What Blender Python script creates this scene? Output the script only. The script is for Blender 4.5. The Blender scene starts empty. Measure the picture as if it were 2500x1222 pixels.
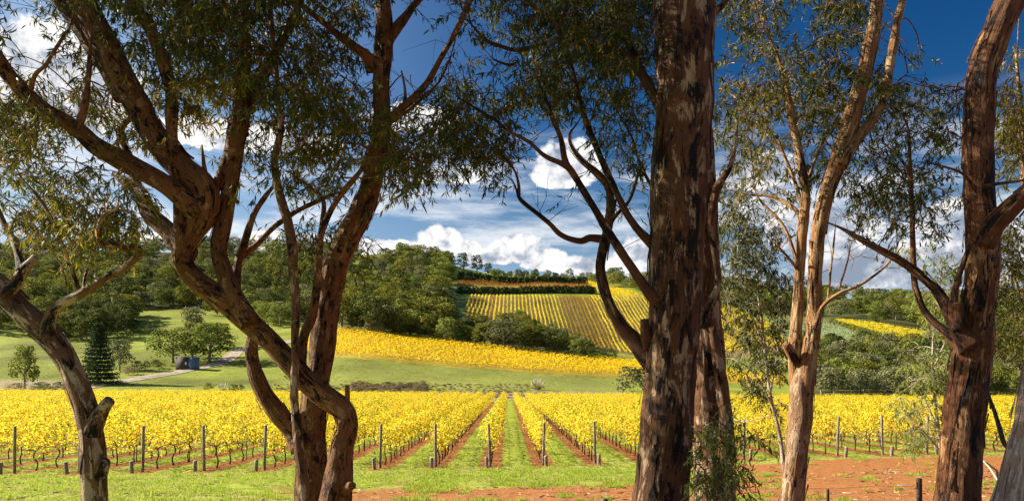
import bpy, math, random
import numpy as np
from mathutils import Vector, noise as mnoise

# ------------------------------------------------------------------ camera, sky, sun, exposure
F = 1962.0            # focal length in photograph pixels (2500 wide)
HZ = 930.0            # horizon row
CH = 3.85             # camera height above the vineyard floor
sc = bpy.context.scene
col = sc.collection
cam_d = bpy.data.cameras.new('camera')
cam_d.sensor_width = 36.0
cam_d.lens = 36.0 * F / 2500.0
cam_d.shift_y = (HZ - 611.0) / 2500.0
cam_d.clip_start = 0.1
cam_d.clip_end = 30000
cam = bpy.data.objects.new('camera', cam_d)
cam.location = (0, 0, CH)
cam.rotation_euler = (math.pi / 2, 0, 0)
col.objects.link(cam)
sc.camera = cam
sc.view_settings.view_transform = 'Standard'
sc.view_settings.look = 'None'
sc.view_settings.gamma = 1
sc.view_settings.use_curve_mapping = False
sc.view_settings.exposure = 1.5
SUN_EL = math.radians(30)
SUN_AZ = math.radians(-75)       # from +Y (view direction) towards the left
SUNV = Vector((math.sin(SUN_AZ) * math.cos(SUN_EL), math.cos(SUN_AZ) * math.cos(SUN_EL), math.sin(SUN_EL)))
sl = bpy.data.lights.new('sun', 'SUN')
sl.energy = 5.0
sl.angle = math.radians(0.5)
sl.color = (1.0, 0.90, 0.74)
so = bpy.data.objects.new('sun', sl)
so.rotation_euler = SUNV.to_track_quat('Z', 'Y').to_euler()
so.location = (-40, 20, 60)
col.objects.link(so)
SKY_STRENGTH = 0.056


class NT:
    """tiny node-tree builder"""
    def __init__(s, tree):
        s.t = tree
        s.n = tree.nodes
        s.l = tree.links

    def node(s, typ, **kw):
        n = s.n.new(typ)
        for k, v in kw.items():
            setattr(n, k, v)
        return n

    def put(s, sock, v):
        if v is None:
            return
        if hasattr(v, 'is_output') or isinstance(v, bpy.types.NodeSocket):
            s.l.new(v, sock)
        else:
            if isinstance(v, (tuple, list)) and len(v) == 3 and sock.type == 'RGBA':
                v = (*v, 1)
            sock.default_value = v

    def math(s, op, a, b=None, c=None, clamp=False):
        n = s.n.new('ShaderNodeMath')
        n.operation = op
        n.use_clamp = clamp
        for i, v in enumerate((a, b, c)):
            s.put(n.inputs[i], v)
        return n.outputs[0]

    def vmath(s, op, a, b=None):
        n = s.n.new('ShaderNodeVectorMath')
        n.operation = op
        s.put(n.inputs[0], a)
        s.put(n.inputs[1], b)
        return n.outputs[0]

    def noise(s, vec, scale, detail=4, rough=0.55, dist=0.0, col=False):
        n = s.n.new('ShaderNodeTexNoise')
        s.put(n.inputs['Vector'], vec)
        n.inputs['Scale'].default_value = scale
        n.inputs['Detail'].default_value = detail
        n.inputs['Roughness'].default_value = rough
        n.inputs['Distortion'].default_value = dist
        return n.outputs['Color' if col else 'Fac']

    def smooth(s, x, a, b, lo=0.0, hi=1.0):
        n = s.n.new('ShaderNodeMapRange')
        n.interpolation_type = 'SMOOTHSTEP'
        s.put(n.inputs['Value'], x)
        s.put(n.inputs['From Min'], a)
        s.put(n.inputs['From Max'], b)
        s.put(n.inputs['To Min'], lo)
        s.put(n.inputs['To Max'], hi)
        return n.outputs[0]

    def mix(s, f, a, b, blend='MIX'):
        n = s.n.new('ShaderNodeMix')
        n.data_type = 'RGBA'
        n.blend_type = blend
        s.put(n.inputs['Factor'], f)
        s.put(n.inputs['A'] if False else n.inputs[6], a)
        s.put(n.inputs[7], b)
        return n.outputs[2]

    def attr(s, name, out='Fac'):
        n = s.n.new('ShaderNodeAttribute')
        n.attribute_name = name
        return n.outputs[out]

    def ramp(s, f, stops):
        n = s.n.new('ShaderNodeValToRGB')
        e = n.color_ramp.elements
        e[0].position, e[0].color = stops[0][0], (*stops[0][1], 1)
        e[1].position, e[1].color = stops[1][0], (*stops[1][1], 1)
        for p, c in stops[2:]:
            k = e.new(p)
            k.color = (*c, 1)
        s.put(n.inputs[0], f)
        return n.outputs[0]

    def sep(s, v):
        n = s.n.new('ShaderNodeSeparateXYZ')
        s.put(n.inputs[0], v)
        return n.outputs

    def comb(s, x, y, z):
        n = s.n.new('ShaderNodeCombineXYZ')
        for i, v in enumerate((x, y, z)):
            s.put(n.inputs[i], v)
        return n.outputs[0]


def pix_dir(px, py):
    u, v = (px - 1250) / F, (HZ - py) / F
    return math.atan(u), v / math.sqrt(1 + u * u)


def build_world():
    w = bpy.data.worlds.new('World')
    sc.world = w
    w.use_nodes = True
    T = NT(w.node_tree)
    T.n.clear()
    sky = T.node('ShaderNodeTexSky', sky_type='NISHITA', sun_disc=False)
    sky.sun_elevation = SUN_EL
    sky.sun_rotation = SUN_AZ
    sky.altitude = 100
    sky.air_density = 1.0
    sky.dust_density = 1.8
    sky.ozone_density = 2.6
    hs = T.node('ShaderNodeHueSaturation')
    hs.inputs['Saturation'].default_value = 1.38
    hs.inputs['Hue'].default_value = 0.493
    hs.inputs['Value'].default_value = 0.92
    T.put(hs.inputs['Color'], sky.outputs[0])
    gm = T.node('ShaderNodeGamma')
    gm.inputs['Gamma'].default_value = 1.5
    T.put(gm.inputs['Color'], T.mix(1.0, hs.outputs[0], (0.1, 0.1, 0.1), 'MULTIPLY'))
    blue = T.mix(1.0, gm.outputs[0], (9.5, 9.5, 9.5), 'MULTIPLY')
    g = T.node('ShaderNodeTexCoord')
    d = g.outputs['Generated']
    x, y, z = T.sep(d)
    az = T.math('ARCTAN2', x, y)
    hr = T.math('SQRT', T.math('ADD', T.math('MULTIPLY', x, x), T.math('MULTIPLY', y, y)))
    el = T.math('DIVIDE', z, T.math('MAXIMUM', hr, 0.02))
    p = T.comb(az, el, 0.0)
    warp = T.noise(p, 9.0, 5, 0.6, col=True)
    wx, wy, _ = T.sep(warp)
    azw = T.math('ADD', az, T.math('MULTIPLY', T.math('SUBTRACT', wx, 0.5), 0.055))
    elw = T.math('ADD', el, T.math('MULTIPLY', T.math('SUBTRACT', wy, 0.5), 0.04))
    # cumulus banks: (px, py, half width px, height above base px, depth below px)
    heaps = [(1066, 596, 66, 52, 22), (1132, 606, 40, 20, 12), (1266, 618, 78, 58, 22), (1330, 640, 60, 42, 24), (1200, 630, 66, 26, 20), (1420, 650, 80, 34, 26), (1560, 650, 84, 72, 40), 
             (1385, 425, 92, 100, 34), (1100, 440, 80, 34, 14), 
             (1010, 290, 150, 44, 34), (600, 335, 260, 44, 30), (150, 250, 240, 230, 90), (700, 596, 400, 22, 40),
             (1870, 440, 110, 60, 30), (1830, 530, 120, 50, 30), (2090, 670, 150, 70, 60), (2320, 540, 90, 70, 40), (2000, 560, 170, 60, 60), (2230, 640, 150, 60, 80), (2420, 600, 140, 70, 70), (2330, 690, 140, 60, 60),
             (2900, 480, 330, 120, 80), (3300, 300, 250, 100, 60), (-300, 500, 330, 120, 60), (-700, 250, 300, 140, 60)]
    M = None
    for (px, py, rx, up, dn) in heaps:
        a0, e0 = pix_dir(px, py)
        k = math.cos(a0)
        da = T.math('MULTIPLY', T.math('SUBTRACT', azw, a0), F / rx / max(k * k, .3))
        de = T.math('SUBTRACT', elw, e0)
        dy = T.math('MAXIMUM', T.math('MULTIPLY', de, F / up / k), T.math('MULTIPLY', de, -F / dn / k))
        r = T.math('SQRT', T.math('ADD', T.math('MULTIPLY', da, da), T.math('MULTIPLY', dy, dy)))
        m = T.math('SUBTRACT', 1.0, r)
        M = m if M is None else T.math('MAXIMUM', M, m)
    fb = T.noise(p, 23.0, 9, 0.62)
    fld = T.math('ADD', M, T.math('MULTIPLY', T.math('SUBTRACT', fb, 0.5), 1.15))
    cum = T.smooth(fld, -0.02, 0.17)
    # thin streaks
    ps = T.comb(T.math('MULTIPLY', az, 3.4), T.math('MULTIPLY', el, 17.0), 3.3)
    st = T.noise(ps, 1.5, 7, 0.62, 0.1)
    band = T.math('MULTIPLY', T.smooth(el, 0.08, 0.15), T.smooth(el, 0.34, 0.23))
    streak = T.math('MULTIPLY', T.math('MULTIPLY', T.smooth(st, 0.42, 0.66), band), 0.8)
    # shading: tops white, undersides grey-violet, lit from the sun's side
    ps2 = T.vmath('ADD', p, (-0.012, 0.016, 0.0))
    fb2 = T.noise(ps2, 23.0, 9, 0.62)
    lit = T.math('ADD', T.math('MULTIPLY', T.math('SUBTRACT', fb, fb2), 2.8), 0.64)
    big = T.noise(p, 7.0, 3, 0.5)
    core = T.smooth(fld, 0.25, 1.0)
    litv = T.math('SUBTRACT', T.math('ADD', lit, T.math('MULTIPLY', T.math('SUBTRACT', big, 0.5), 0.8)), T.math('MULTIPLY', core, 0.26))
    rgt = T.smooth(az, 0.05, 0.42)
    litv = T.math('SUBTRACT', litv, T.math('MULTIPLY', rgt, 0.28))
    ccol = T.ramp(litv, [(0.0, (1.9, 2.3, 3.0)), (1.0, (7.6, 7.4, 7.1)), (0.3, (3.2, 3.5, 4.1)), (0.6, (6.0, 6.0, 6.1))])
    pale = T.math('ADD', T.smooth(el, 0.30, 0.04, 0.0, 0.55), T.smooth(az, 0.10, -0.70, 0.0, 0.58), clamp=True)
    blue = T.mix(pale, blue, (3.1, 4.2, 5.5))
    base = T.mix(streak, blue, (6.0, 6.2, 6.5))
    final = T.mix(cum, base, ccol)
    bg = T.node('ShaderNodeBackground')
    T.put(bg.inputs['Color'], final)
    bg.inputs['Strength'].default_value = SKY_STRENGTH
    o = T.node('ShaderNodeOutputWorld')
    T.l.new(bg.outputs[0], o.inputs[0])
    w.cycles.sampling_method = 'MANUAL'
    w.cycles.sample_map_resolution = 512


build_world()
sc.cycles.use_denoising = True
sc.cycles.max_bounces = 6
sc.cycles.diffuse_bounces = 2
sc.cycles.transmission_bounces = 4
sc.cycles.transparent_max_bounces = 4
sc.cycles.caustics_reflective = False
sc.cycles.caustics_refractive = False
sc.cycles.sample_clamp_indirect = 4
rng = np.random.default_rng(7)
rnd = random.Random(11)


# ------------------------------------------------------------------ helpers
def ordinal(n):
    w = ['', 'first', 'second', 'third', 'fourth', 'fifth', 'sixth', 'seventh', 'eighth', 'ninth', 'tenth', 'eleventh', 'twelfth', 'thirteenth', 'fourteenth', 'fifteenth', 'sixteenth', 'seventeenth', 'eighteenth', 'nineteenth', 'twentieth']
    if n < len(w):
        return w[n]
    ten = ['', '', 'twenty', 'thirty', 'forty', 'fifty', 'sixty', 'seventy', 'eighty', 'ninety'][n // 10 % 10]
    return ten + '-' + w[n % 10] if n % 10 else ten[:-1] + 'ieth'


def tag(o, label=None, cat=None, group=None, kind=None):
    if label:
        o['label'] = label
    if cat:
        o['category'] = cat
    if group:
        o['group'] = group
    if kind:
        o['kind'] = kind
    return o


def link(name, data, parent=None, loc=None):
    o = bpy.data.objects.new(name, data)
    col.objects.link(o)
    if parent is not None:
        o.parent = parent
    if loc is not None:
        o.location = loc
    return o


def empty(name, loc, rz=0.0):
    o = link(name, None, None, loc)
    o.rotation_euler = (0, 0, rz)
    o.empty_display_size = 0.2
    return o


def np_mesh(name, V, tris=None, quads=None, mat=None, smooth=False, vattr=None):
    V = np.asarray(V, dtype=np.float32).reshape(-1, 3)
    m = bpy.data.meshes.new(name)
    nt = 0 if tris is None else len(tris)
    nq = 0 if quads is None else len(quads)
    loops = []
    if nt:
        loops.append(np.asarray(tris, dtype=np.int32).ravel())
    if nq:
        loops.append(np.asarray(quads, dtype=np.int32).ravel())
    lv = np.concatenate(loops)
    tot = np.concatenate([np.full(nt, 3, np.int32), np.full(nq, 4, np.int32)])
    st = np.concatenate([[0], np.cumsum(tot)[:-1]]).astype(np.int32)
    m.vertices.add(len(V))
    m.vertices.foreach_set('co', V.ravel())
    m.loops.add(len(lv))
    m.loops.foreach_set('vertex_index', lv)
    m.polygons.add(nt + nq)
    m.polygons.foreach_set('loop_start', st)
    if smooth:
        m.polygons.foreach_set('use_smooth', np.ones(nt + nq, dtype=bool))
    for k, a in (vattr or {}).items():
        a = np.asarray(a, dtype=np.float32)
        if a.ndim == 1:
            m.attributes.new(k, 'FLOAT', 'POINT').data.foreach_set('value', a)
        elif a.shape[1] == 3:
            m.attributes.new(k, 'FLOAT_VECTOR', 'POINT').data.foreach_set('vector', a.ravel())
        else:
            m.attributes.new(k, 'FLOAT_COLOR', 'POINT').data.foreach_set('color', a.ravel())
    m.update(calc_edges=True)
    m.validate()
    if mat is not None:
        m.materials.append(mat)
    return m


def pch(xs, ys, xq):
    """monotone cubic interpolation"""
    xs, ys = np.asarray(xs, float), np.asarray(ys, float)
    h = np.diff(xs)
    s = np.diff(ys) / h
    m = np.zeros_like(ys)
    m[0], m[-1] = s[0], s[-1]
    for i in range(1, len(xs) - 1):
        m[i] = 0 if s[i - 1] * s[i] <= 0 else 2 * s[i - 1] * s[i] / (s[i - 1] + s[i])
    i = np.clip(np.searchsorted(xs, xq) - 1, 0, len(h) - 1)
    t = np.clip((xq - xs[i]) / h[i], 0, 1)
    return ((2 * t**3 - 3 * t**2 + 1) * ys[i] + (t**3 - 2 * t**2 + t) * h[i] * m[i] + (-2 * t**3 + 3 * t**2) * ys[i + 1] + (t**3 - t**2) * h[i] * m[i + 1])


# ------------------------------------------------------------------ terrain
COLS = [
    (-1600, [(170, 972), (230, 925), (320, 850), (450, 740), (700, 650), (900, 625)]),
    (-300, [(170, 972), (200, 952), (240, 922), (300, 862), (380, 800), (460, 748), (650, 670), (900, 622)]),
    (0, [(170, 972), (200, 952), (240, 925), (300, 870), (380, 810), (460, 755), (650, 680), (900, 622)]),
    (400, [(170, 973), (200, 953), (225, 932), (260, 900), (320, 850), (400, 790), (450, 752), (650, 690), (900, 622)]),
    (650, [(170, 975), (200, 955), (235, 925), (270, 885), (340, 820), (430, 760), (650, 690), (900, 618)]),
    (850, [(170, 976), (200, 962), (240, 910), (265, 872), (330, 810), (430, 765), (600, 705), (680, 665), (880, 627)]),
    (1050, [(170, 978), (200, 965), (245, 918), (262, 893), (330, 832), (430, 785), (600, 715), (750, 655), (850, 637)]),
    (1250, [(170, 979), (195, 963), (245, 925), (262, 907), (328, 852), (420, 835), (480, 790), (620, 716), (660, 700), (720, 682), (790, 672)]),
    (1550, [(170, 981), (195, 966), (245, 938), (262, 922), (325, 886), (430, 868), (520, 795), (620, 720), (700, 695), (800, 686)]),
    (1900, [(170, 984), (200, 972), (260, 945), (320, 900), (400, 860), (520, 790), (650, 750), (800, 722)]),
    (2100, [(170, 985), (200, 972), (240, 955), (300, 905), (380, 845), (470, 790), (650, 755), (850, 735)]),
    (2300, [(170, 986), (200, 975), (240, 958), (300, 910), (390, 850), (440, 825), (540, 785), (700, 760), (880, 742)]),
    (4200, [(170, 986), (200, 975), (240, 958), (300, 910), (390, 850), (440, 825), (540, 785), (700, 760), (880, 742)]),
]
DG = np.concatenate([np.arange(-80, 8, 4.0), np.arange(8, 50, 0.4), np.arange(50, 180, 1.0), np.arange(180, 480, 2.2), np.arange(480, 960, 4.0), np.arange(960, 3100, 110.0)])
_px = np.array([c[0] for c in COLS], float)
HT = np.zeros((len(COLS), len(DG)))
for i, (px, pts) in enumerate(COLS):
    ds = [40.0] + [p[0] for p in pts]
    right = np.clip((px - 1250) / 900, 0, 1)
    zs = [0.25 * right] + [CH + (HZ - p[1]) / F * p[0] for p in pts]
    dl, zl = ds[-1], zs[-1]
    ds += [dl + 150, dl + 600, 3200]
    zs += [zl - 10, zl - 60, zl - 150]
    HT[i] = pch(ds, zs, np.clip(DG, 40, 3200))
near = 2.2 - 2.2 * DG / 33.0
near = np.where(DG < 0, 2.2 - DG * 0.03, near)
soft = np.where(DG < 60, 0.16 * np.log1p(np.exp(np.clip(near / 0.16, -30, 30))), 0)
HT += soft[None, :]
# denser column table with smooth interpolation
PXG = np.linspace(-1600, 4200, 581)
ii = np.clip(np.searchsorted(_px, PXG) - 1, 0, len(_px) - 2)
tt = np.clip((PXG - _px[ii]) / (_px[ii + 1] - _px[ii]), 0, 1)
tt = tt * tt * (3 - 2 * tt) * 0.6 + tt * 0.4
HG = HT[ii] * (1 - tt)[:, None] + HT[ii + 1] * tt[:, None]
ker = np.hanning(13)
ker /= ker.sum()
HP = np.pad(HG, ((6, 6), (0, 0)), mode='edge')
HG = sum(HP[k:k + len(PXG)] * ker[k] for k in range(13))


def vnoise(x, y, seed=0):
    """vectorised value noise"""
    xi, yi = np.floor(x).astype(np.int64), np.floor(y).astype(np.int64)
    fx, fy = x - xi, y - yi
    fx, fy = fx * fx * (3 - 2 * fx), fy * fy * (3 - 2 * fy)

    def h(a, b):
        n = (a * 374761393 + b * 668265263 + seed * 982451653) & 0x7fffffff
        n = ((n ^ (n >> 13)) * 1274126177) & 0x7fffffff
        return ((n ^ (n >> 16)) & 0xffff) / 65535.0
    return (h(xi, yi) * (1 - fx) + h(xi + 1, yi) * fx) * (1 - fy) + (h(xi, yi + 1) * (1 - fx) + h(xi + 1, yi + 1) * fx) * fy


def gz(X, Y):
    """ground height"""
    X, Y = np.asarray(X, float), np.asarray(Y, float)
    u = 1250 + F * X / np.maximum(Y, 25.0)
    u = np.clip(u, PXG[0], PXG[-1] - 1e-6)
    fu = (u - PXG[0]) / (PXG[1] - PXG[0])
    i = np.clip(fu.astype(int), 0, len(PXG) - 2)
    tu = fu - i
    y = np.clip(Y, DG[0], DG[-1] - 1e-6)
    j = np.clip(np.searchsorted(DG, y, side='right') - 1, 0, len(DG) - 2)
    tv = (y - DG[j]) / (DG[j + 1] - DG[j])
    z = (HG[i, j] * (1 - tu) + HG[i + 1, j] * tu) * (1 - tv) + (HG[i, j + 1] * (1 - tu) + HG[i + 1, j + 1] * tu) * tv
    amp = np.clip((60 - Y) / 40, 0, 1) * 0.07
    z = z + amp * (vnoise(X * 0.9, Y * 0.9, 1) - 0.5) + amp * 0.4 * (vnoise(X * 3.1, Y * 3.1, 2) - 0.5)
    z = z + np.clip((Y - 180) / 100, 0, 1) * (0.8 * (vnoise(X / 14, Y / 14, 3) - 0.5) + 2.6 * (vnoise(X / 34, Y / 34, 4) - 0.5))
    return z


def g1(x, y):
    return float(gz(np.array([x]), np.array([y]))[0])


_DM = np.concatenate([np.arange(10, 60, 0.5), np.arange(60, 1100, 1.5)])


def pix_ground(px, py, dmin=10, dmax=1100):
    """first ground point under a photograph pixel -> x, y(depth), z"""
    D = _DM[(_DM >= dmin) & (_DM <= dmax)]
    X = (px - 1250) / F * D
    Zr = CH + (HZ - py) / F * D
    below = Zr <= gz(X, D)
    k = int(np.argmax(below)) if below.any() else len(D) - 1
    d = float(D[k])
    return (px - 1250) / F * d, d, g1((px - 1250) / F * d, d)


def P3(px, py, d):
    return Vector(((px - 1250) / F * d, d, CH + (HZ - py) / F * d))


def to_px(X, Y, Z):
    return 1250 + F * X / Y, HZ - (Z - CH) * F / Y


def inpoly(px, py, poly):
    r = np.zeros(np.shape(px), bool)
    n = len(poly)
    for a in range(n):
        x0, y0 = poly[a]
        x1, y1 = poly[(a + 1) % n]
        if y0 == y1:
            continue
        c = ((py < y0) != (py < y1)) & (px < (x1 - x0) * (py - y0) / (y1 - y0) + x0)
        r ^= c
    return r


ROW0, RSP = -0.98, 2.4
VFAR = 170.0


def dfront(x):
    return np.clip(36.2 + 0.18 * np.asarray(x), 26, 48)


def rowx(k, y):
    return ROW0 + RSP * k - 0.005 * (y - 36)


F_MID = [(735, 835), (770, 812), (830, 806), (900, 812), (1050, 832), (1250, 856), (1400, 872), (1570, 888), (1750, 908), (1900, 925), (1900, 940), (1700, 932), (1540, 920), (1400, 916), (1250, 906), (1100, 894), (950, 881), (820, 869), (740, 853)]
F_HILL = [(1146, 722), (1575, 724), (1760, 745), (1900, 800), (1930, 860), (1700, 880), (1545, 866), (1430, 850), (1330, 835), (1128, 806)]
F_HTOP = [(1115, 684), (1430, 696), (1430, 704), (1115, 697)]
F_HRT = [(1415, 684), (1450, 692), (1575, 722), (1480, 720), (1455, 705)]
F_RY = [(2030, 781), (2110, 788), (2260, 814), (2400, 835), (2400, 850), (2250, 842), (2190, 838), (2100, 806)]
F_RG = [(1880, 775), (2020, 783), (2100, 810), (2190, 842), (2160, 862), (1990, 850), (1880, 830)]
F_WOODL = [(-400, 600), (860, 600), (860, 700), (700, 745), (500, 752), (320, 752), (200, 770), (-400, 790)]
F_WOODC = [(840, 690), (1000, 620), (1110, 635), (1090, 690), (1085, 800), (1080, 834), (960, 822), (830, 806)]
F_WOODE = [(1125, 815), (1260, 790), (1420, 840), (1440, 874), (1320, 862), (1130, 838)]
F_WOODR = [(1960, 862), (2190, 864), (2500, 860), (2700, 860), (2700, 985), (1960, 985)]
F_RIDGE = [(1760, 690), (2700, 700), (2700, 830), (2400, 832), (2240, 806), (2110, 785), (2020, 778), (1900, 770), (1760, 740)]
F_SCRUB = [(-300, 925), (140, 928), (230, 958), (640, 965), (820, 955), (1520, 955), (1560, 975), (-300, 985)]


def build_ground():
    NC = 640
    t = np.linspace(-1, 1, NC)
    t = 0.72 * t + 0.28 * t**3
    W = 20 + 1.02 * np.maximum(DG, 0)
    X = t[None, :] * W[:, None]
    Y = np.repeat(DG[:, None], NC, 1)
    Z = gz(X.ravel(), Y.ravel()).reshape(X.shape)
    V = np.stack([X, Y, Z], -1).reshape(-1, 3)
    nr = len(DG)
    idx = np.arange(nr * NC).reshape(nr, NC)
    Q = np.stack([idx[:-1, :-1], idx[:-1, 1:], idx[1:, 1:], idx[1:, :-1]], -1).reshape(-1, 4)
    x, y, z = V.T
    yy = np.maximum(y, 5)
    px, py = to_px(x, yy, z)
    n = len(V)
    jx = (vnoise(x / 3, y / 3, 5) - 0.5) * 8
    jy = (vnoise(x / 3, y / 3, 6) - 0.5) * 4
    qx, qy = px + jx, py + jy
    far = y > 174
    alb = np.tile(np.array([0.20, 0.225, 0.03, 1.0]), (n, 1))           # pasture
    pv = vnoise(x / 25, y / 25, 8)[:, None]
    alb[:, :3] = alb[:, :3] * (0.36 + 0.62 * pv + 0.45 * vnoise(x / 7, y / 7, 18)[:, None])

    def paint(poly, c, j=True):
        m = far & (inpoly(qx, qy, poly) if j else inpoly(px, py, poly))
        alb[m, :3] = c
    mid = far & inpoly(qx, qy, [(800, 880), (1540, 922), (1540, 960), (800, 960)])
    alb[mid, :3] = np.array([0.20, 0.215, 0.045]) * (0.85 + 0.3 * pv[mid])
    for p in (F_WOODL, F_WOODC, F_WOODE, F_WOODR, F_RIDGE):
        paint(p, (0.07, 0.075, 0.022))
    m = far & inpoly(qx, qy, [(860, 655), (930, 655), (920, 695), (850, 700)])
    alb[m, :3] = (0.20, 0.24, 0.04)
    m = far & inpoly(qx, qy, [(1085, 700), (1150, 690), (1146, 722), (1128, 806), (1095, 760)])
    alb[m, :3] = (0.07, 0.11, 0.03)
    paint(F_SCRUB, (0.26, 0.21, 0.12))
    paint(F_MID, (0.34, 0.25, 0.03))
    paint(F_HILL, (0.16, 0.12, 0.05))
    paint(F_HTOP, (0.30, 0.16, 0.03))
    paint(F_HRT, (0.34, 0.26, 0.02))
    paint(F_RY, (0.30, 0.25, 0.03))
    paint(F_RG, (0.15, 0.20, 0.09))
    m = far & inpoly(qx, qy, [(300, 800), (560, 860), (560, 905), (480, 900), (280, 880)])
    alb[m, :3] = alb[m, :3] * np.array([0.95, 0.98, 0.9])
    df = dfront(x)
    vine = ((y > df - 1.3 + 0.8 * (vnoise(x * 1.3, y * 1.3, 9) - .5)) & (y < VFAR + 1)).astype(float)
    nearf = np.clip((VFAR + 4 - y) / 4, 0, 1)
    # bare red soil: rising to the right and towards the camera
    soil = np.clip((px - 1500) / 500, 0, 1) * np.clip((df - 0.3 - y) / 3, 0, 1) * 0.95
    soil = np.maximum(soil, np.clip((df - 9.3 - y) / 3.5, 0, 1) * np.clip((px - 450) / 450, 0.25, 1) * 0.85)
    soil = np.maximum(soil, np.clip((px - 200) / 500, 0, 1) * np.clip((df - 4 - y) / 5, 0, 1) * 0.42)
    dry = np.clip((df + 1 - y) / 3, 0, 1) * np.clip((px - 100) / 1000, 0.3, 1)
    mask = np.stack([vine, soil, dry], -1)
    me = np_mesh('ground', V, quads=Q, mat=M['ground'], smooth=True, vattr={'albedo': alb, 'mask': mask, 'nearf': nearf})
    tag(link('ground', me), 'red soil, grass and rolling farmland', None, None, 'structure')


# ------------------------------------------------------------------ materials
M = {}


def new_mat(name):
    m = bpy.data.materials.new(name)
    m.use_nodes = True
    T = NT(m.node_tree)
    T.n.clear()
    out = T.node('ShaderNodeOutputMaterial')
    M[name] = m
    return m, T, out


def principled(T, out, colr, rough=0.8, bump=None, spec=0.25, strength=0.4, dist=0.02):
    b = T.node('ShaderNodeBsdfPrincipled')
    T.put(b.inputs['Base Color'], colr)
    T.put(b.inputs['Roughness'], rough)
    b.inputs['Specular IOR Level'].default_value = spec
    if bump is not None:
        bn = T.node('ShaderNodeBump')
        bn.inputs['Strength'].default_value = strength
        bn.inputs['Distance'].default_value = dist
        T.put(bn.inputs['Height'], bump)
        T.l.new(bn.outputs[0], b.inputs['Normal'])
    T.l.new(b.outputs[0], out.inputs[0])
    return b


def mat_ground():
    m, T, out = new_mat('ground')
    pos = T.node('ShaderNodeNewGeometry').outputs['Position']
    x, y, z = T.sep(pos)
    a = T.attr('mask', 'Vector')
    vine, soil, dry = T.sep(a)
    n1 = T.noise(pos, 0.55, 5, 0.6)
    n2 = T.noise(pos, 3.2, 6, 0.65)
    n3 = T.noise(pos, 16.0, 5, 0.7)
    grass = T.ramp(T.math('ADD', T.math('MULTIPLY', n2, 0.6), T.math('MULTIPLY', n3, 0.4)), [(0.28, (0.15, 0.19, 0.018)), (0.72, (0.44, 0.48, 0.06)), (0.5, (0.28, 0.35, 0.035))])
    straw = T.ramp(n3, [(0.3, (0.20, 0.16, 0.05)), (0.7, (0.42, 0.36, 0.14))])
    grass = T.mix(T.math('MULTIPLY', dry, T.smooth(n1, 0.35, 0.6)), grass, straw)
    red = T.ramp(T.math('ADD', T.math('MULTIPLY', n2, 0.5), T.math('MULTIPLY', n3, 0.5)), [(0.3, (0.17, 0.062, 0.020)), (0.7, (0.46, 0.21, 0.075)), (0.5, (0.33, 0.135, 0.042))])
    ph = T.math('DIVIDE', T.math('ADD', T.math('SUBTRACT', x, ROW0), T.math('MULTIPLY', T.math('SUBTRACT', y, 36.0), 0.005)), RSP)
    fr = T.math('FRACT', T.math('ADD', ph, 0.5))
    ds = T.math('MULTIPLY', T.math('ABSOLUTE', T.math('SUBTRACT', fr, 0.5)), RSP)
    ds = T.math('ADD', ds, T.math('MULTIPLY', T.math('SUBTRACT', n2, 0.5), 0.55))
    strip = T.math('MULTIPLY', T.smooth(ds, 0.66, 0.42), vine)
    sp = T.smooth(T.math('ADD', soil, T.math('MULTIPLY', T.math('SUBTRACT', T.math('ADD', T.math('MULTIPLY', n1, 0.6), T.math('MULTIPLY', n2, 0.5)), 0.55), 1.5)), 0.34, 0.6)
    sp = T.math('MULTIPLY', sp, T.smooth(soil, 0.0, 0.12))
    s = T.math('MAXIMUM', strip, sp)
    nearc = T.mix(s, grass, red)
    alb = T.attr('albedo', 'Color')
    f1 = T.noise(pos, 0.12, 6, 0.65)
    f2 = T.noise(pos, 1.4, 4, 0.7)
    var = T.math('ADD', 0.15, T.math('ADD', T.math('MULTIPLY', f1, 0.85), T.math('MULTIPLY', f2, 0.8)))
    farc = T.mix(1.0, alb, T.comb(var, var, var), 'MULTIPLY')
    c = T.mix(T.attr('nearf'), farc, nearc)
    h = T.math('ADD', T.math('MULTIPLY', n3, 0.6), n2)
    principled(T, out, c, 0.95, h, 0.1, 0.7, 0.12)


def mat_leaf(name, stops, trans=0.45, rough=0.5, spec=0.35, objvar=0.0, tintattr=None):
    m, T, out = new_mat(name)
    f = T.attr('v')
    if objvar:
        oi = T.node('ShaderNodeObjectInfo').outputs['Random']
        f = T.math('ADD', f, T.math('MULTIPLY', T.math('SUBTRACT', oi, 0.5), objvar), clamp=True)
    c = T.ramp(f, stops)
    b = T.node('ShaderNodeBsdfPrincipled')
    T.put(b.inputs['Base Color'], c)
    b.inputs['Roughness'].default_value = rough
    b.inputs['Specular IOR Level'].default_value = spec
    tr = T.node('ShaderNodeBsdfTranslucent')
    T.put(tr.inputs['Color'], c)
    mx = T.node('ShaderNodeMixShader')
    mx.inputs[0].default_value = trans
    T.l.new(b.outputs[0], mx.inputs[1])
    T.l.new(tr.outputs[0], mx.inputs[2])
    T.l.new(mx.outputs[0], out.inputs[0])
    return m


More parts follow.
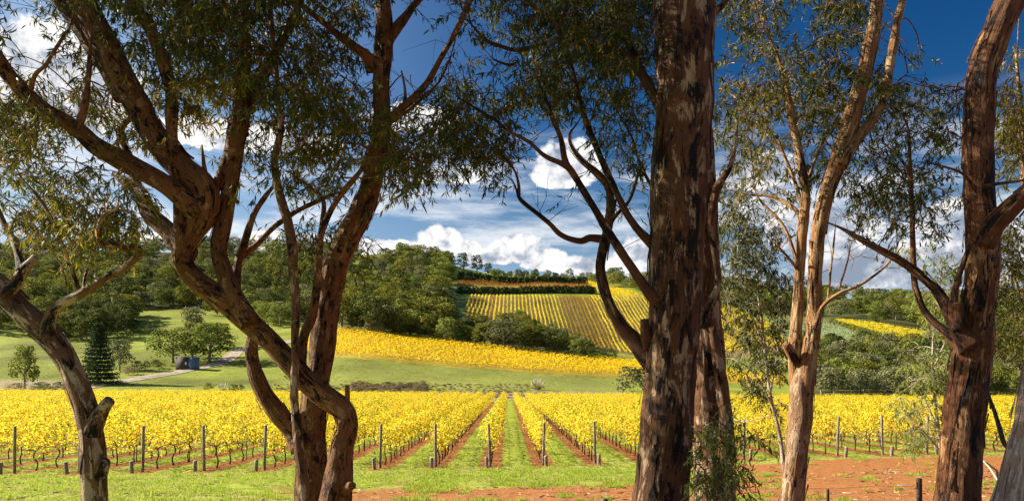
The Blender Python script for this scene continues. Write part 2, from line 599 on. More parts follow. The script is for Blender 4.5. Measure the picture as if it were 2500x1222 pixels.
def mat_bark(name, main, dark, pale, pale_at=0.56, dark_at=0.60, seed=0.0, scale=1.0, third=None, stretch=0.30):
    m, T, out = new_mat(name)
    v = T.vmath('ADD', T.attr('bark', 'Vector'), (seed, seed * 1.7, seed * 2.3))
    x, y, z = T.sep(v)
    long = T.comb(x, y, T.math('MULTIPLY', z, stretch))
    long2 = T.comb(x, y, T.math('MULTIPLY', z, stretch * 0.5))
    nm = T.noise(long, 9.0 * scale, 8, 0.62, 0.5)
    nd = T.noise(T.vmath('ADD', long, (3.1, 7.7, 1.3)), 7.0 * scale, 9, 0.68, 0.6)
    ng = T.noise(v, 60.0, 4, 0.7)
    nf = T.smooth(T.math('ADD', T.math('MULTIPLY', T.noise(long2, 34.0, 6, 0.7, 0.3), 0.7), T.math('MULTIPLY', ng, 0.3)), 0.30, 0.70)
    nb = T.noise(v, 2.0, 3, 0.5)
    base = T.mix(nf, tuple(c * 1.25 for c in main), tuple(c * 0.38 for c in main))
    base = T.mix(T.smooth(nb, 0.4, 0.65), base, T.mix(nf, third or tuple(c * 1.45 for c in main), main))
    pl = T.smooth(T.math('ADD', nm, T.math('MULTIPLY', T.math('SUBTRACT', nb, 0.5), 0.3)), pale_at, pale_at + 0.05)
    base = T.mix(pl, base, T.mix(nf, pale, tuple(c * 0.55 for c in pale)))
    dk = T.smooth(T.math('ADD', nd, T.math('MULTIPLY', T.math('SUBTRACT', nf, 0.5), 0.12)), dark_at, dark_at + 0.09)
    base = T.mix(dk, base, T.mix(nf, dark, tuple(c * 0.5 for c in dark)))
    h = T.math('ADD', T.math('MULTIPLY', nf, 0.5), T.math('SUBTRACT', T.math('MULTIPLY', dk, 0.35), T.math('MULTIPLY', pl, 0.4)))
    principled(T, out, base, 0.72, h, 0.22, 0.9, 0.05)
    return m


def mat_simple(name, c1, c2, scale=8.0, rough=0.8, stretch=(1, 1, 1), spec=0.2, bump=0.3, metal=0.0):
    m, T, out = new_mat(name)
    tc = T.node('ShaderNodeTexCoord').outputs['Object']
    v = T.vmath('MULTIPLY', tc, stretch)
    n = T.noise(v, scale, 5, 0.6)
    b = principled(T, out, T.mix(T.smooth(n, 0.3, 0.7), c1, c2), rough, n, spec, bump, 0.01)
    b.inputs['Metallic'].default_value = metal
    return m


mat_ground()
mat_leaf('gum_leaf', [(0.0, (0.022, 0.036, 0.008)), (1.0, (0.42, 0.20, 0.03)), (0.30, (0.050, 0.072, 0.011)), (0.58, (0.14, 0.145, 0.016)), (0.80, (0.33, 0.23, 0.022))], 0.42, 0.5, 0.16)
mat_leaf('sapling_leaf', [(0.0, (0.05, 0.085, 0.02)), (1.0, (0.50, 0.44, 0.08)), (0.4, (0.17, 0.23, 0.04)), (0.7, (0.32, 0.36, 0.07))], 0.45, 0.5, 0.2)
mat_leaf('vine_leaf', [(0.0, (0.20, 0.24, 0.02)), (1.0, (0.42, 0.20, 0.012)), (0.14, (0.46, 0.40, 0.022)), (0.40, (0.80, 0.64, 0.026)), (0.70, (0.84, 0.68, 0.055)), (0.88, (0.70, 0.45, 0.02))], 0.5, 0.6, 0.2, 0.42)
mat_leaf('vine_leaf_gold', [(0.0, (0.30, 0.20, 0.015)), (1.0, (0.90, 0.70, 0.03)), (0.5, (0.78, 0.52, 0.015))], 0.45, 0.7, 0.15, 0.3)
mat_leaf('vine_leaf_rust', [(0.0, (0.22, 0.09, 0.015)), (1.0, (0.55, 0.30, 0.03)), (0.5, (0.38, 0.18, 0.02))], 0.4, 0.7, 0.15, 0.3)
mat_leaf('tree_leaf', [(0.0, (0.06, 0.066, 0.012)), (1.0, (0.28, 0.265, 0.035)), (0.5, (0.155, 0.16, 0.022))], 0.3, 0.8, 0.08, 0.45)
mat_leaf('tree_leaf_dark', [(0.0, (0.035, 0.046, 0.012)), (1.0, (0.165, 0.18, 0.035)), (0.5, (0.088, 0.105, 0.02))], 0.25, 0.8, 0.08, 0.35)
mat_leaf('tree_leaf_light', [(0.0, (0.09, 0.115, 0.02)), (1.0, (0.29, 0.32, 0.07)), (0.5, (0.18, 0.21, 0.035))], 0.3, 0.8, 0.08, 0.3)
mat_leaf('tree_leaf_grey', [(0.0, (0.08, 0.09, 0.035)), (1.0, (0.29, 0.28, 0.13)), (0.5, (0.18, 0.185, 0.075))], 0.25, 0.8, 0.08, 0.35)
mat_leaf('scrub_leaf', [(0.0, (0.11, 0.075, 0.04)), (1.0, (0.42, 0.34, 0.18)), (0.5, (0.26, 0.20, 0.10))], 0.3, 0.8, 0.1, 0.4)
mat_leaf('needle', [(0.0, (0.016, 0.036, 0.013)), (1.0, (0.075, 0.115, 0.03)), (0.5, (0.040, 0.070, 0.022))], 0.2, 0.8, 0.1, 0.3)
mat_leaf('grass_blade', [(0.0, (0.17, 0.24, 0.02)), (1.0, (0.58, 0.58, 0.14)), (0.5, (0.36, 0.46, 0.05))], 0.45, 0.7, 0.12, 0.4)
mat_leaf('straw_blade', [(0.0, (0.30, 0.23, 0.08)), (1.0, (0.66, 0.57, 0.28)), (0.5, (0.48, 0.41, 0.17))], 0.4, 0.7, 0.12, 0.4)
mat_leaf('litter', [(0.0, (0.06, 0.03, 0.015)), (1.0, (0.55, 0.40, 0.22)), (0.5, (0.26, 0.14, 0.06))], 0.1, 0.7, 0.15)
mat_leaf('plume', [(0.0, (0.62, 0.56, 0.45)), (1.0, (0.85, 0.82, 0.74))], 0.4, 0.8, 0.1)
mat_bark('bark_red', (0.150, 0.060, 0.022), (0.014, 0.009, 0.007), (0.50, 0.27, 0.11), 0.545, 0.515, 1.0)
mat_bark('bark_big', (0.118, 0.054, 0.023), (0.012, 0.008, 0.006), (0.50, 0.35, 0.20), 0.55, 0.50, 5.0, 0.75, None, 0.38)
mat_bark('bark_pale', (0.35, 0.205, 0.11), (0.075, 0.036, 0.018), (0.58, 0.41, 0.26), 0.50, 0.58, 9.0, 1.0, None, 0.5)
mat_bark('bark_spot', (0.205, 0.088, 0.032), (0.024, 0.011, 0.006), (0.46, 0.26, 0.11), 0.56, 0.52, 31.0, 1.15, None, 0.62)
mat_bark('bark_orange', (0.31, 0.155, 0.058), (0.022, 0.012, 0.009), (0.58, 0.40, 0.20), 0.515, 0.54, 13.0)
mat_bark('bark_cream', (0.42, 0.34, 0.27), (0.035, 0.025, 0.02), (0.66, 0.58, 0.47), 0.50, 0.60, 17.0, 0.8, (0.45, 0.22, 0.08))
mat_bark('bark_tan', (0.19, 0.088, 0.038), (0.016, 0.010, 0.008), (0.60, 0.43, 0.27), 0.515, 0.53, 23.0, 0.9, None, 0.45)
mat_simple('far_bark', (0.16, 0.11, 0.08), (0.30, 0.24, 0.18), 3.0)
mat_simple('vine_wood', (0.035, 0.022, 0.016), (0.10, 0.065, 0.045), 30.0, 0.9, (1, 1, .3))
mat_simple('post_wood', (0.11, 0.085, 0.06), (0.30, 0.24, 0.17), 22.0, 0.85, (1, 1, .12))
mat_simple('post_top', (0.40, 0.34, 0.25), (0.55, 0.47, 0.36), 30.0, 0.85)
mat_simple('dark_post', (0.018, 0.014, 0.012), (0.06, 0.045, 0.035), 22.0, 0.8, (1, 1, .15))
mat_simple('wire', (0.16, 0.15, 0.13), (0.3, 0.28, 0.25), 20.0, 0.5, metal=0.6)
mat_simple('track', (0.20, 0.155, 0.115), (0.40, 0.33, 0.255), 0.5, 0.95)
mat_simple('shed_dark', (0.045, 0.035, 0.03), (0.085, 0.07, 0.06), 3.0, 0.8, (6, 6, .5))
mat_simple('shed_blue', (0.09, 0.13, 0.22), (0.13, 0.18, 0.28), 2.0, 0.6)
mat_simple('roof_grey', (0.16, 0.16, 0.16), (0.26, 0.25, 0.24), 3.0, 0.6)
mat_simple('white_paint', (0.7, 0.7, 0.7), (0.8, 0.8, 0.8), 5.0, 0.6)
mat_simple('dry_wood', (0.40, 0.34, 0.27), (0.62, 0.56, 0.47), 14.0, 0.85)

build_ground()


# ------------------------------------------------------------------ tubes
def catmull(pts, step):
    pts = [np.array(p, float) for p in pts]
    P = [2 * pts[0] - pts[1]] + pts + [2 * pts[-1] - pts[-2]]
    out = []
    for i in range(1, len(P) - 2):
        p0, p1, p2, p3 = P[i - 1], P[i], P[i + 1], P[i + 2]
        L = np.linalg.norm((p2 - p1)[:3])
        n = max(2, int(L / step))
        for t in np.arange(n) / n:
            out.append(0.5 * ((2 * p1) + (-p0 + p2) * t + (2 * p0 - 5 * p1 + 4 * p2 - p3) * t * t + (-p0 + 3 * p1 - 3 * p2 + p3) * t**3))
    out.append(pts[-1])
    return np.array(out)


def tube_arrays(path, sides, lump=0.0, seed=0, cap=True):
    """path rows: x y z r"""
    path = np.asarray(path, float)
    n = len(path)
    C, R = path[:, :3], np.maximum(path[:, 3], 0.0008)
    Tn = np.gradient(C, axis=0)
    Tn /= np.linalg.norm(Tn, axis=1, keepdims=True) + 1e-9
    up = np.array([0.0, 1.0, 0.0]) if abs(Tn[0, 1]) < 0.9 else np.array([1.0, 0, 0])
    A = np.zeros((n, 3))
    a = up - Tn[0] * np.dot(up, Tn[0])
    for i in range(n):
        a = a - Tn[i] * np.dot(a, Tn[i])
        a = a / (np.linalg.norm(a) + 1e-9)
        A[i] = a
    B = np.cross(Tn, A)
    S = np.concatenate([[0], np.cumsum(np.linalg.norm(np.diff(C, axis=0), axis=1))])
    th = np.arange(sides) / sides * 2 * math.pi
    ct, stn = np.cos(th), np.sin(th)
    RR = np.repeat(R[:, None], sides, 1)
    if lump:
        for i in range(n):
            for j in range(sides):
                q = Vector((ct[j] * 1.3 + seed, stn[j] * 1.3, S[i] * 1.6 / max(0.25, R[i] * 6)))
                q2 = Vector((ct[j] * 2.6 + seed * 2, stn[j] * 2.6, S[i] * 5.0))
                q3 = Vector((ct[j] * 9.0 * min(1, R[i] * 6) + seed, stn[j] * 9.0 * min(1, R[i] * 6), S[i] * 3.0))
                RR[i, j] *= 1 + lump * (1.3 * mnoise.noise(q) + 0.55 * mnoise.noise(q2) + (0.6 * mnoise.noise(q3) if sides > 20 else 0))
    V = C[:, None, :] + RR[..., None] * (ct[None, :, None] * A[:, None, :] + stn[None, :, None] * B[:, None, :])
    bark = np.stack([R[:, None] * ct[None], R[:, None] * stn[None], np.repeat(S[:, None], sides, 1)], -1)
    idx = np.arange(n * sides).reshape(n, sides)
    nx = np.roll(idx, -1, 1)
    Q = np.stack([idx[:-1], nx[:-1], nx[1:], idx[1:]], -1).reshape(-1, 4)
    V, bark = V.reshape(-1, 3), bark.reshape(-1, 3)
    Tr = np.zeros((0, 3), int)
    if cap:
        V = np.vstack([V, C[:1], C[-1:]])
        bark = np.vstack([bark, bark[:1] * 0, [[0, 0, S[-1]]]])
        k0, k1 = n * sides, n * sides + 1
        Tr = np.array([[k0, idx[0, (j + 1) % sides], idx[0, j]] for j in range(sides)] + [[k1, idx[-1, j], idx[-1, (j + 1) % sides]] for j in range(sides)])
    return V, Q, Tr, bark


class Bag:
    def __init__(s):
        s.V, s.Q, s.T, s.B, s.v, s.n = [], [], [], [], [], 0

    def add(s, V, Q=None, Tr=None, B=None, v=None):
        s.V.append(V)
        if Q is not None and len(Q):
            s.Q.append(np.asarray(Q) + s.n)
        if Tr is not None and len(Tr):
            s.T.append(np.asarray(Tr) + s.n)
        s.B.append(np.zeros((len(V), 3)) if B is None else B)
        s.v.append(np.zeros(len(V)) if v is None else v)
        s.n += len(V)

    def tube(s, path, sides, lump=0, seed=0, cap=True):
        V, Q, Tr, B = tube_arrays(path, sides, lump, seed, cap)
        s.add(V, Q, Tr, B)

    def mesh(s, name, mat, smooth=True, origin=None):
        V = np.concatenate(s.V)
        if origin is not None:
            V = V - np.array(origin)[None]
        return np_mesh(name, V, np.concatenate(s.T) if s.T else None, np.concatenate(s.Q) if s.Q else None, mat, smooth, {'bark': np.concatenate(s.B), 'v': np.concatenate(s.v)})


# ------------------------------------------------------------------ foreground gum trees
# each limb: (part name, depth offset at start, depth offset at end, reaches the ground, [(px, py, width px), ...])
TREES = {}
TREES['T1'] = dict(d=8.0, mat='bark_tan', label='leaning gum trunk with a chopped side stub, bending out over the yellow vines', limbs=[
    ('trunk', 0, 0.3, True, [(232, 1222, 66), (228, 1130, 68), (222, 1060, 64), (208, 990, 60), (188, 930, 56), (165, 880, 58), (135, 840, 62), (100, 800, 64), (60, 765, 60), (20, 725, 62), (-20, 690, 62), (-110, 630, 55), (-200, 500, 45), (-260, 300, 35)]),
    ('stub', 0.02, -0.06, False, [(216, 1090, 50), (228, 1045, 50), (244, 1008, 40), (259, 986, 32), (267, 976, 27)]),
    ('knot', 0.0, -0.06, False, [(226, 1190, 50), (238, 1160, 50), (250, 1136, 38), (257, 1124, 26)]),
    ('branch', 0.1, -0.9, False, [(118, 815, 34), (120, 785, 30), (135, 755, 26), (160, 735, 24), (200, 715, 24), (250, 685, 22), (300, 655, 20), (326, 634, 18), (338, 612, 19), (326, 600, 19), (306, 608, 18), (290, 600, 18), (268, 594, 18), (248, 600, 16), (240, 575, 16), (245, 540, 15), (260, 518, 14), (284, 508, 11), (290, 475, 8), (288, 410, 6)]),
    ('branch', 0.1, 0.2, False, [(10, 722, 28), (38, 694, 27), (58, 662, 27), (76, 642, 22), (88, 626, 17)]),
    ('branch', 0.15, 0.6, False, [(56, 664, 24), (48, 632, 21), (34, 590, 19), (12, 550, 17), (-10, 500, 15), (-60, 400, 12)]),
    ('branch', 0.15, -0.6, False, [(196, 716, 11), (178, 668, 10), (150, 590, 9), (110, 505, 8), (60, 442, 6), (15, 400, 4)]),
    ('branch', 0.15, 0.5, False, [(205, 712, 7), (206, 680, 7), (226, 620, 5), (236, 565, 4), (230, 520, 3)]),
    ('branch', 0.1, -0.4, False, [(170, 728, 5), (150, 650, 4), (110, 590, 4), (60, 520, 3), (30, 490, 2)]),
])
TREES['T2'] = dict(d=9.0, mat='bark_spot', label='wide many-stemmed gum with a looping lower limb and a thick red-brown bough', limbs=[
    ('trunk', 0.25, 0.4, True, [(768, 1222, 100), (762, 1130, 84), (761, 1060, 76), (766, 980, 70), (778, 914, 64), (790, 831, 68), (801, 736, 64), (819, 648, 68), (849, 577, 70), (878, 522, 62), (912, 432, 54), (928, 353, 50), (934, 275, 46), (931, 205, 44), (934, 128, 50), (939, 69, 46), (934, 0, 42), (930, -90, 38), (950, -220, 30)]),
    ('trunk', -0.1, -0.35, True, [(820, 1222, 84), (828, 1150, 74), (835, 1091, 62), (847, 1044, 55), (836, 1000, 60), (796, 970, 60), (748, 931, 58), (701, 878, 58), (660, 831, 58), (612, 790, 60), (562, 748, 58), (515, 712, 58), (470, 677, 52), (444, 634, 50), (458, 589, 56), (486, 540, 72), (500, 500, 76), (494, 455, 72), (442, 408, 70), (383, 340, 68), (334, 255, 68), (285, 162, 68), (231, 64, 70), (190, -10, 66), (140, -110, 56), (80, -250, 44)]),
    ('stem', 0.2, 0.1, False, [(745, 1085, 60), (713, 1044, 50), (683, 1012, 48), (648, 967, 44), (624, 914, 40), (613, 860, 36), (622, 815, 34), (640, 800, 30)]),
    ('pale_stem', -0.5, -0.2, True, [(744, 1222, 34), (735, 1140, 29), (727, 1061, 26), (719, 973, 23), (721, 878, 20), (722, 766, 21), (716, 660, 23), (713, 600, 26), (701, 535, 25), (688, 491, 24), (670, 393, 21), (686, 314, 18), (681, 255, 15), (676, 172, 13), (664, 74, 12), (658, -20, 9)]),
    ('stem', 0.1, -0.3, False, [(742, 950, 26), (736, 890, 24), (742, 819, 25), (760, 778, 25), (772, 719, 23), (778, 640, 21), (782, 579, 19), (806, 520, 17), (836, 471, 16), (875, 422, 14), (902, 378, 12), (880, 352, 9), (830, 350, 6), (780, 358, 4)]),
    ('branch', 0, 0.5, False, [(778, 600, 15), (787, 540, 14), (789, 491, 12), (762, 461, 10), (720, 430, 8), (688, 412, 5)]),
    ('stem', -0.3, 0.3, False, [(612, 790, 44), (580, 735, 44), (552, 670, 44), (535, 605, 44), (550, 520, 43), (568, 400, 46), (580, 314, 50), (592, 245, 42), (598, 98, 29), (590, 0, 25), (586, -120, 18)]),
    ('branch', 0.2, 0.8, False, [(600, 260, 38), (612, 231, 33), (659, 157, 28), (698, 79, 25), (730, 8, 21), (770, -80, 16)]),
    ('branch', -0.2, 0.1, False, [(505, 500, 26), (524, 462, 26), (545, 412, 28), (566, 344, 28), (578, 312, 24)]),
    ('snag', -0.3, -0.2, False, [(506, 470, 20), (502, 432, 15), (497, 395, 10), (493, 353, 3)]),
    ('branch', -0.3, -1.2, False, [(480, 520, 44), (452, 491, 44), (400, 448, 48), (344, 417, 50), (245, 363, 48), (187, 314, 45), (98, 262, 45), (29, 192, 42), (0, 152, 40), (-50, 80, 36), (-110, 0, 30)]),
    ('branch', -1.0, -1.0, False, [(187, 318, 20), (202, 280, 19), (208, 240, 18), (215, 185, 14), (219, 120, 10), (228, 50, 6)]),
    ('branch', -1.1, -1.4, False, [(70, 235, 12), (85, 185, 11), (110, 160, 10), (135, 120, 9), (160, 80, 8), (178, 55, 6)]),
    ('branch', -0.3, -0.5, False, [(446, 640, 34), (440, 580, 31), (436, 491, 30), (427, 417, 30), (418, 304, 32), (416, 226, 32), (393, 137, 34), (363, 64, 32), (322, 5, 28), (280, -70, 22)]),
    ('branch', -0.2, 0.7, False, [(455, 620, 48), (420, 574, 45), (363, 520, 44), (344, 471, 34), (304, 442, 25), (280, 424, 18)]),
    ('branch', 0.5, 0.9, False, [(338, 470, 24), (328, 430, 22), (318, 388, 20), (296, 335, 18), (300, 308, 16), (318, 285, 14), (344, 222, 11), (356, 172, 9), (351, 108, 7)]),
    ('branch', 0.0, 0.4, False, [(300, 235, 40), (262, 170, 40), (206, 88, 40), (147, 0, 38), (110, -60, 30)]),
    ('stem', 0.1, 0.4, False, [(625, 800, 24), (590, 745, 25), (578, 700, 24), (583, 642, 22), (594, 606, 20), (620, 525, 16), (649, 476, 14), (671, 447, 11), (700, 380, 8)]),
    ('branch', 0.3, 0.9, False, [(590, 625, 16), (625, 597, 15), (674, 550, 14), (718, 520, 13), (767, 496, 12), (821, 471, 9), (870, 457, 6)]),
    ('branch', 0.4, -0.3, False, [(912, 165, 30), (895, 137, 26), (855, 108, 22), (806, 69, 18), (747, 20, 15), (690, -30, 12)]),
    ('branch', 0.4, 0.9, False, [(938, 110, 30), (968, 69, 25), (993, 39, 22), (1012, 10, 18), (1040, -15, 14), (1090, -60, 10)]),
    ('branch', 0.4, -0.2, False, [(940, 300, 24), (963, 280, 21), (1007, 240, 20), (1042, 201, 17), (1071, 152, 15), (1096, 108, 14), (1125, 54, 15), (1146, 2, 15), (1165, -60, 12)]),
    ('branch', 0.4, 0.3, False, [(955, 298, 9), (1000, 268, 8), (1032, 240, 8), (1071, 201, 7), (1096, 147, 6), (1115, 93, 4)]),
    ('snag', 0.3, 0.25, False, [(990, 252, 9), (988, 215, 7), (980, 172, 4)]),
    ('snag', -0.15, -0.15, False, [(846, 1010, 16), (848, 975, 14), (848, 938, 12)]),
    ('stub', -0.2, -0.35, False, [(838, 1200, 40), (852, 1186, 30), (860, 1184, 22)]),
])
TREES['T4'] = dict(d=9.0, mat='bark_big', label='massive straight dark gum trunk with peeling pale patches, thickest in the picture', limbs=[
    ('trunk', 0, 0, True, [(1610, 1222, 150), (1624, 1100, 144), (1632, 980, 138), (1641, 850, 134), (1649, 700, 140), (1653, 500, 148), (1660, 400, 152), (1671, 250, 148), (1671, 0, 160), (1671, -150, 150), (1660, -400, 130)]),
    ('branch', 0.1, 0.5, False, [(1600, 890, 50), (1572, 862, 46), (1546, 830, 38), (1515, 795, 33), (1490, 750, 30), (1472, 700, 28), (1465, 650, 27), (1475, 600, 28), (1482, 570, 24), (1490, 500, 20), (1486, 460, 18), (1460, 425, 18), (1425, 395, 17), (1400, 365, 16), (1390, 330, 14), (1412, 298, 9), (1430, 260, 6)]),
    ('stub', 0.0, -0.1, False, [(1585, 850, 30), (1576, 815, 28), (1572, 780, 22)]),
    ('branch', 0.4, -0.1, False, [(1478, 584, 18), (1440, 581, 17), (1420, 588, 15), (1390, 582, 14), (1365, 570, 14), (1345, 550, 13), (1310, 520, 12), (1272, 487, 11), (1262, 465, 9), (1250, 440, 7), (1220, 420, 5)]),
    ('branch', 0.05, 0.1, False, [(1266, 478, 8), (1266, 450, 7), (1255, 415, 6), (1222, 377, 5), (1180, 352, 4)]),
    ('branch', -0.1, -0.8, False, [(1612, 745, 32), (1580, 708, 26), (1535, 642, 24), (1480, 555, 22), (1430, 475, 20), (1400, 425, 19), (1382, 396, 17), (1370, 340, 14), (1350, 295, 13), (1335, 250, 12), (1320, 215, 10), (1306, 160, 8), (1290, 90, 6)]),
    ('branch', -0.6, -0.9, False, [(1392, 412, 14), (1370, 399, 13), (1330, 380, 11), (1290, 345, 10), (1240, 320, 9), (1210, 295, 8), (1170, 270, 7), (1130, 245, 6), (1085, 212, 4)]),
    ('branch', 0.1, 0.6, False, [(1605, 606, 30), (1570, 573, 21), (1545, 543, 19), (1520, 500, 18), (1490, 440, 18), (1465, 380, 17), (1440, 320, 16), (1420, 260, 15), (1405, 200, 14), (1385, 130, 13), (1360, 70, 11), (1335, 20, 10), (1315, -50, 8)]),
    ('branch', 0.5, 0.4, False, [(1364, 78, 10), (1374, 35, 9), (1392, -10, 7)]),
    ('branch', 0.0, 0.8, False, [(1625, 290, 30), (1590, 225, 25), (1560, 165, 25), (1530, 90, 25), (1505, 40, 22), (1488, -10, 20), (1460, -100, 14)]),
    ('branch', 0.1, 0.7, False, [(1600, 470, 9), (1575, 425, 8), (1556, 380, 7), (1540, 330, 6), (1500, 260, 5)]),
    ('branch', 0.5, 0.9, False, [(1478, 570, 10), (1500, 530, 10), (1535, 490, 9), (1560, 420, 7), (1575, 370, 4)]),
    ('branch', 0.7, 0.3, False, [(1262, 150, 5), (1250, 158, 7), (1228, 155, 6), (1208, 146, 5), (1197, 138, 4)]),
    ('branch', 0.5, 0.2, False, [(1290, 120, 12), (1255, 122, 11), (1220, 112, 10), (1190, 100, 9), (1160, 70, 8), (1135, 40, 6)]),
])
TREES['T4b'] = dict(d=9.7, mat='bark_tan', label='twisted slimmer trunk standing hard behind the massive dark trunk', limbs=[
    ('trunk', 0, 0.2, True, [(1745, 1222, 112), (1738, 1100, 96), (1733, 980, 90), (1728, 850, 88), (1722, 700, 76), (1722, 500, 68), (1718, 400, 62), (1712, 250, 54), (1716, 100, 46), (1735, 40, 30), (1765, 10, 14), (1800, -20, 8)]),
    ('stem', -0.25, -0.1, False, [(1712, 800, 20), (1720, 765, 19), (1738, 730, 18), (1754, 690, 17), (1748, 640, 18), (1738, 570, 20), (1742, 505, 22), (1756, 450, 22), (1780, 410, 18), (1792, 370, 15), (1800, 320, 11), (1803, 280, 6)]),
    ('stem', -0.2, -0.1, False, [(1775, 1130, 40), (1768, 1000, 38), (1752, 880, 34), (1738, 800, 26)]),
])
TREES['T5'] = dict(d=11.0, mat='bark_orange', label='forked gum with two glowing orange-brown stems, beside a leafy sapling', limbs=[
    ('pale_trunk', 0, 0, True, [(1933, 1222, 64), (1940, 1150, 58), (1947, 1090, 57), (1952, 1020, 62), (1956, 960, 60), (1958, 915, 44), (1958, 885, 16)]),
    ('stem', 0.02, 0.4, False, [(1952, 1080, 30), (1948, 1000, 38), (1942, 920, 37), (1940, 860, 36), (1944, 790, 33), (1950, 700, 28), (1955, 620, 26), (1962, 530, 26), (1966, 470, 23), (1956, 400, 22), (1941, 330, 22), (1930, 270, 19), (1918, 200, 16), (1895, 130, 13), (1870, 60, 10), (1848, -10, 8)]),
    ('stem', 0.0, -0.3, False, [(1950, 1080, 30), (1960, 1000, 42), (1970, 920, 43), (1980, 850, 40), (1986, 790, 39), (1989, 700, 37), (1993, 600, 37), (2002, 540, 39), (2020, 470, 42), (2044, 400, 44), (2065, 330, 44), (2090, 250, 43), (2110, 180, 40), (2125, 110, 36), (2138, 40, 34), (2146, -60, 31), (2160, -200, 24)]),
    ('stem', -0.3, 0.2, False, [(2052, 405, 30), (2085, 350, 28), (2130, 290, 26), (2158, 240, 25), (2171, 180, 22), (2181, 110, 24), (2190, 50, 21), (2203, 0, 18), (2220, -70, 15)]),
    ('branch', 0.2, 0.9, False, [(1962, 565, 13), (1948, 520, 12), (1920, 495, 11), (1880, 478, 9), (1830, 475, 7), (1765, 460, 5)]),
    ('branch', 0.1, 0.6, False, [(1948, 650, 9), (1925, 575, 9), (1900, 535, 9), (1870, 505, 7), (1845, 470, 5), (1840, 420, 3)]),
    ('branch', 0.1, -0.3, False, [(1946, 655, 8), (1922, 625, 7), (1900, 600, 5), (1895, 570, 3)]),
    ('branch', 0.3, 0.6, False, [(1958, 500, 9), (1940, 440, 9), (1915, 380, 8), (1895, 335, 6), (1870, 300, 4)]),
    ('branch', 0.2, 0.8, False, [(1968, 470, 10), (1985, 400, 9), (2012, 340, 8), (2040, 295, 6), (2060, 240, 4)]),
    ('branch', -0.2, -0.6, False, [(1990, 805, 14), (2000, 765, 13), (2018, 738, 11), (2050, 716, 10), (2100, 695, 8), (2150, 660, 6), (2180, 628, 4), (2205, 598, 2)]),
    ('branch', -0.3, -0.2, False, [(2020, 738, 6), (2028, 660, 6), (2036, 590, 5), (2042, 530, 3)]),
    ('branch', -0.3, -0.5, False, [(2042, 720, 5), (2062, 660, 5), (2074, 610, 4), (2070, 580, 3)]),
    ('knot', 0.0, -0.1, False, [(1945, 885, 26), (1928, 858, 25), (1917, 838, 20)]),
])
TREES['T6'] = dict(d=9.5, mat='bark_red', label='tall reddish gum bending right at the top, low bough reaching left', limbs=[
    ('trunk', 0, 0.2, True, [(2337, 1222, 114), (2347, 1100, 104), (2359, 980, 102), (2371, 880, 98), (2383, 800, 92), (2396, 700, 82), (2400, 600, 82), (2394, 500, 76), (2388, 400, 76), (2388, 330, 77), (2394, 220, 72), (2408, 150, 72), (2430, 90, 72), (2465, 0, 74), (2500, -80, 72), (2560, -240, 60)]),
    ('branch', 0, -0.5, False, [(2400, 600, 46), (2425, 555, 48), (2455, 522, 47), (2485, 492, 45), (2530, 445, 42), (2600, 360, 34), (2660, 240, 24)]),
    ('branch', -0.1, 0.5, False, [(2372, 850, 50), (2340, 800, 42), (2317, 760, 33), (2300, 730, 28), (2280, 702, 25), (2240, 665, 22), (2190, 630, 20), (2140, 605, 19), (2090, 577, 18), (2050, 555, 15), (2005, 538, 12)]),
    ('branch', -0.1, 0.0, False, [(2345, 800, 34), (2330, 765, 28), (2329, 725, 21), (2337, 688, 16), (2350, 642, 14), (2362, 606, 13), (2378, 585, 12)]),
    ('stub', -0.15, -0.2, False, [(2352, 800, 30), (2344, 765, 26), (2340, 738, 24)]),
    ('branch', 0.0, 0.9, False, [(2362, 880, 30), (2340, 845, 25), (2310, 810, 22), (2280, 785, 20), (2255, 755, 19), (2241, 720, 18), (2233, 690, 16), (2228, 600, 15), (2226, 500, 13), (2222, 400, 11), (2218, 320, 8), (2200, 270, 5), (2190, 200, 3)]),
    ('branch', 0.7, 0.9, False, [(2223, 420, 7), (2195, 385, 6), (2160, 350, 4)]),
    ('branch', -0.3, -0.9, False, [(2380, 460, 9), (2350, 425, 7), (2300, 405, 5), (2240, 395, 3)]),
    ('branch', -0.4, -0.9, False, [(2400, 455, 8), (2440, 448, 8), (2500, 440, 7), (2560, 425, 5)]),
])
TREES['T7'] = dict(d=7.0, mat='bark_cream', label='cream and orange mottled gum trunk cut off by the picture corner', limbs=[
    ('trunk', 0, 0, True, [(2486, 1222, 118), (2502, 1120, 96), (2522, 1000, 84), (2540, 900, 80), (2570, 700, 74), (2620, 450, 66), (2660, 200, 56), (2700, -50, 44)]),
    ('dead_branch', 0.1, 1.0, False, [(2500, 1130, 8), (2470, 1100, 8), (2452, 1082, 12), (2440, 1045, 12), (2428, 1005, 11), (2416, 972, 9), (2405, 930, 5)]),
])
TREES['S1'] = dict(d=13.3, mat='bark_cream', label='slim leafy gum sapling growing against the forked orange trunk', limbs=[
    ('trunk', 0, 0.3, True, [(1918, 1160, 15), (1912, 1125, 13), (1907, 1080, 11), (1897, 1030, 9), (1880, 960, 8), (1870, 880, 8), (1862, 800, 7), (1852, 720, 6), (1848, 640, 5), (1840, 560, 3)]),
    ('branch', 0.1, 0.5, False, [(1866, 850, 5), (1840, 780, 4), (1815, 720, 3), (1800, 640, 2)]),
    ('branch', 0.1, -0.5, False, [(1880, 960, 5), (1895, 880, 4), (1905, 800, 3), (1900, 720, 2)]),
    ('branch', 0.0, -0.4, False, [(1890, 1000, 5), (1860, 940, 4), (1830, 900, 3), (1800, 880, 2)]),
])
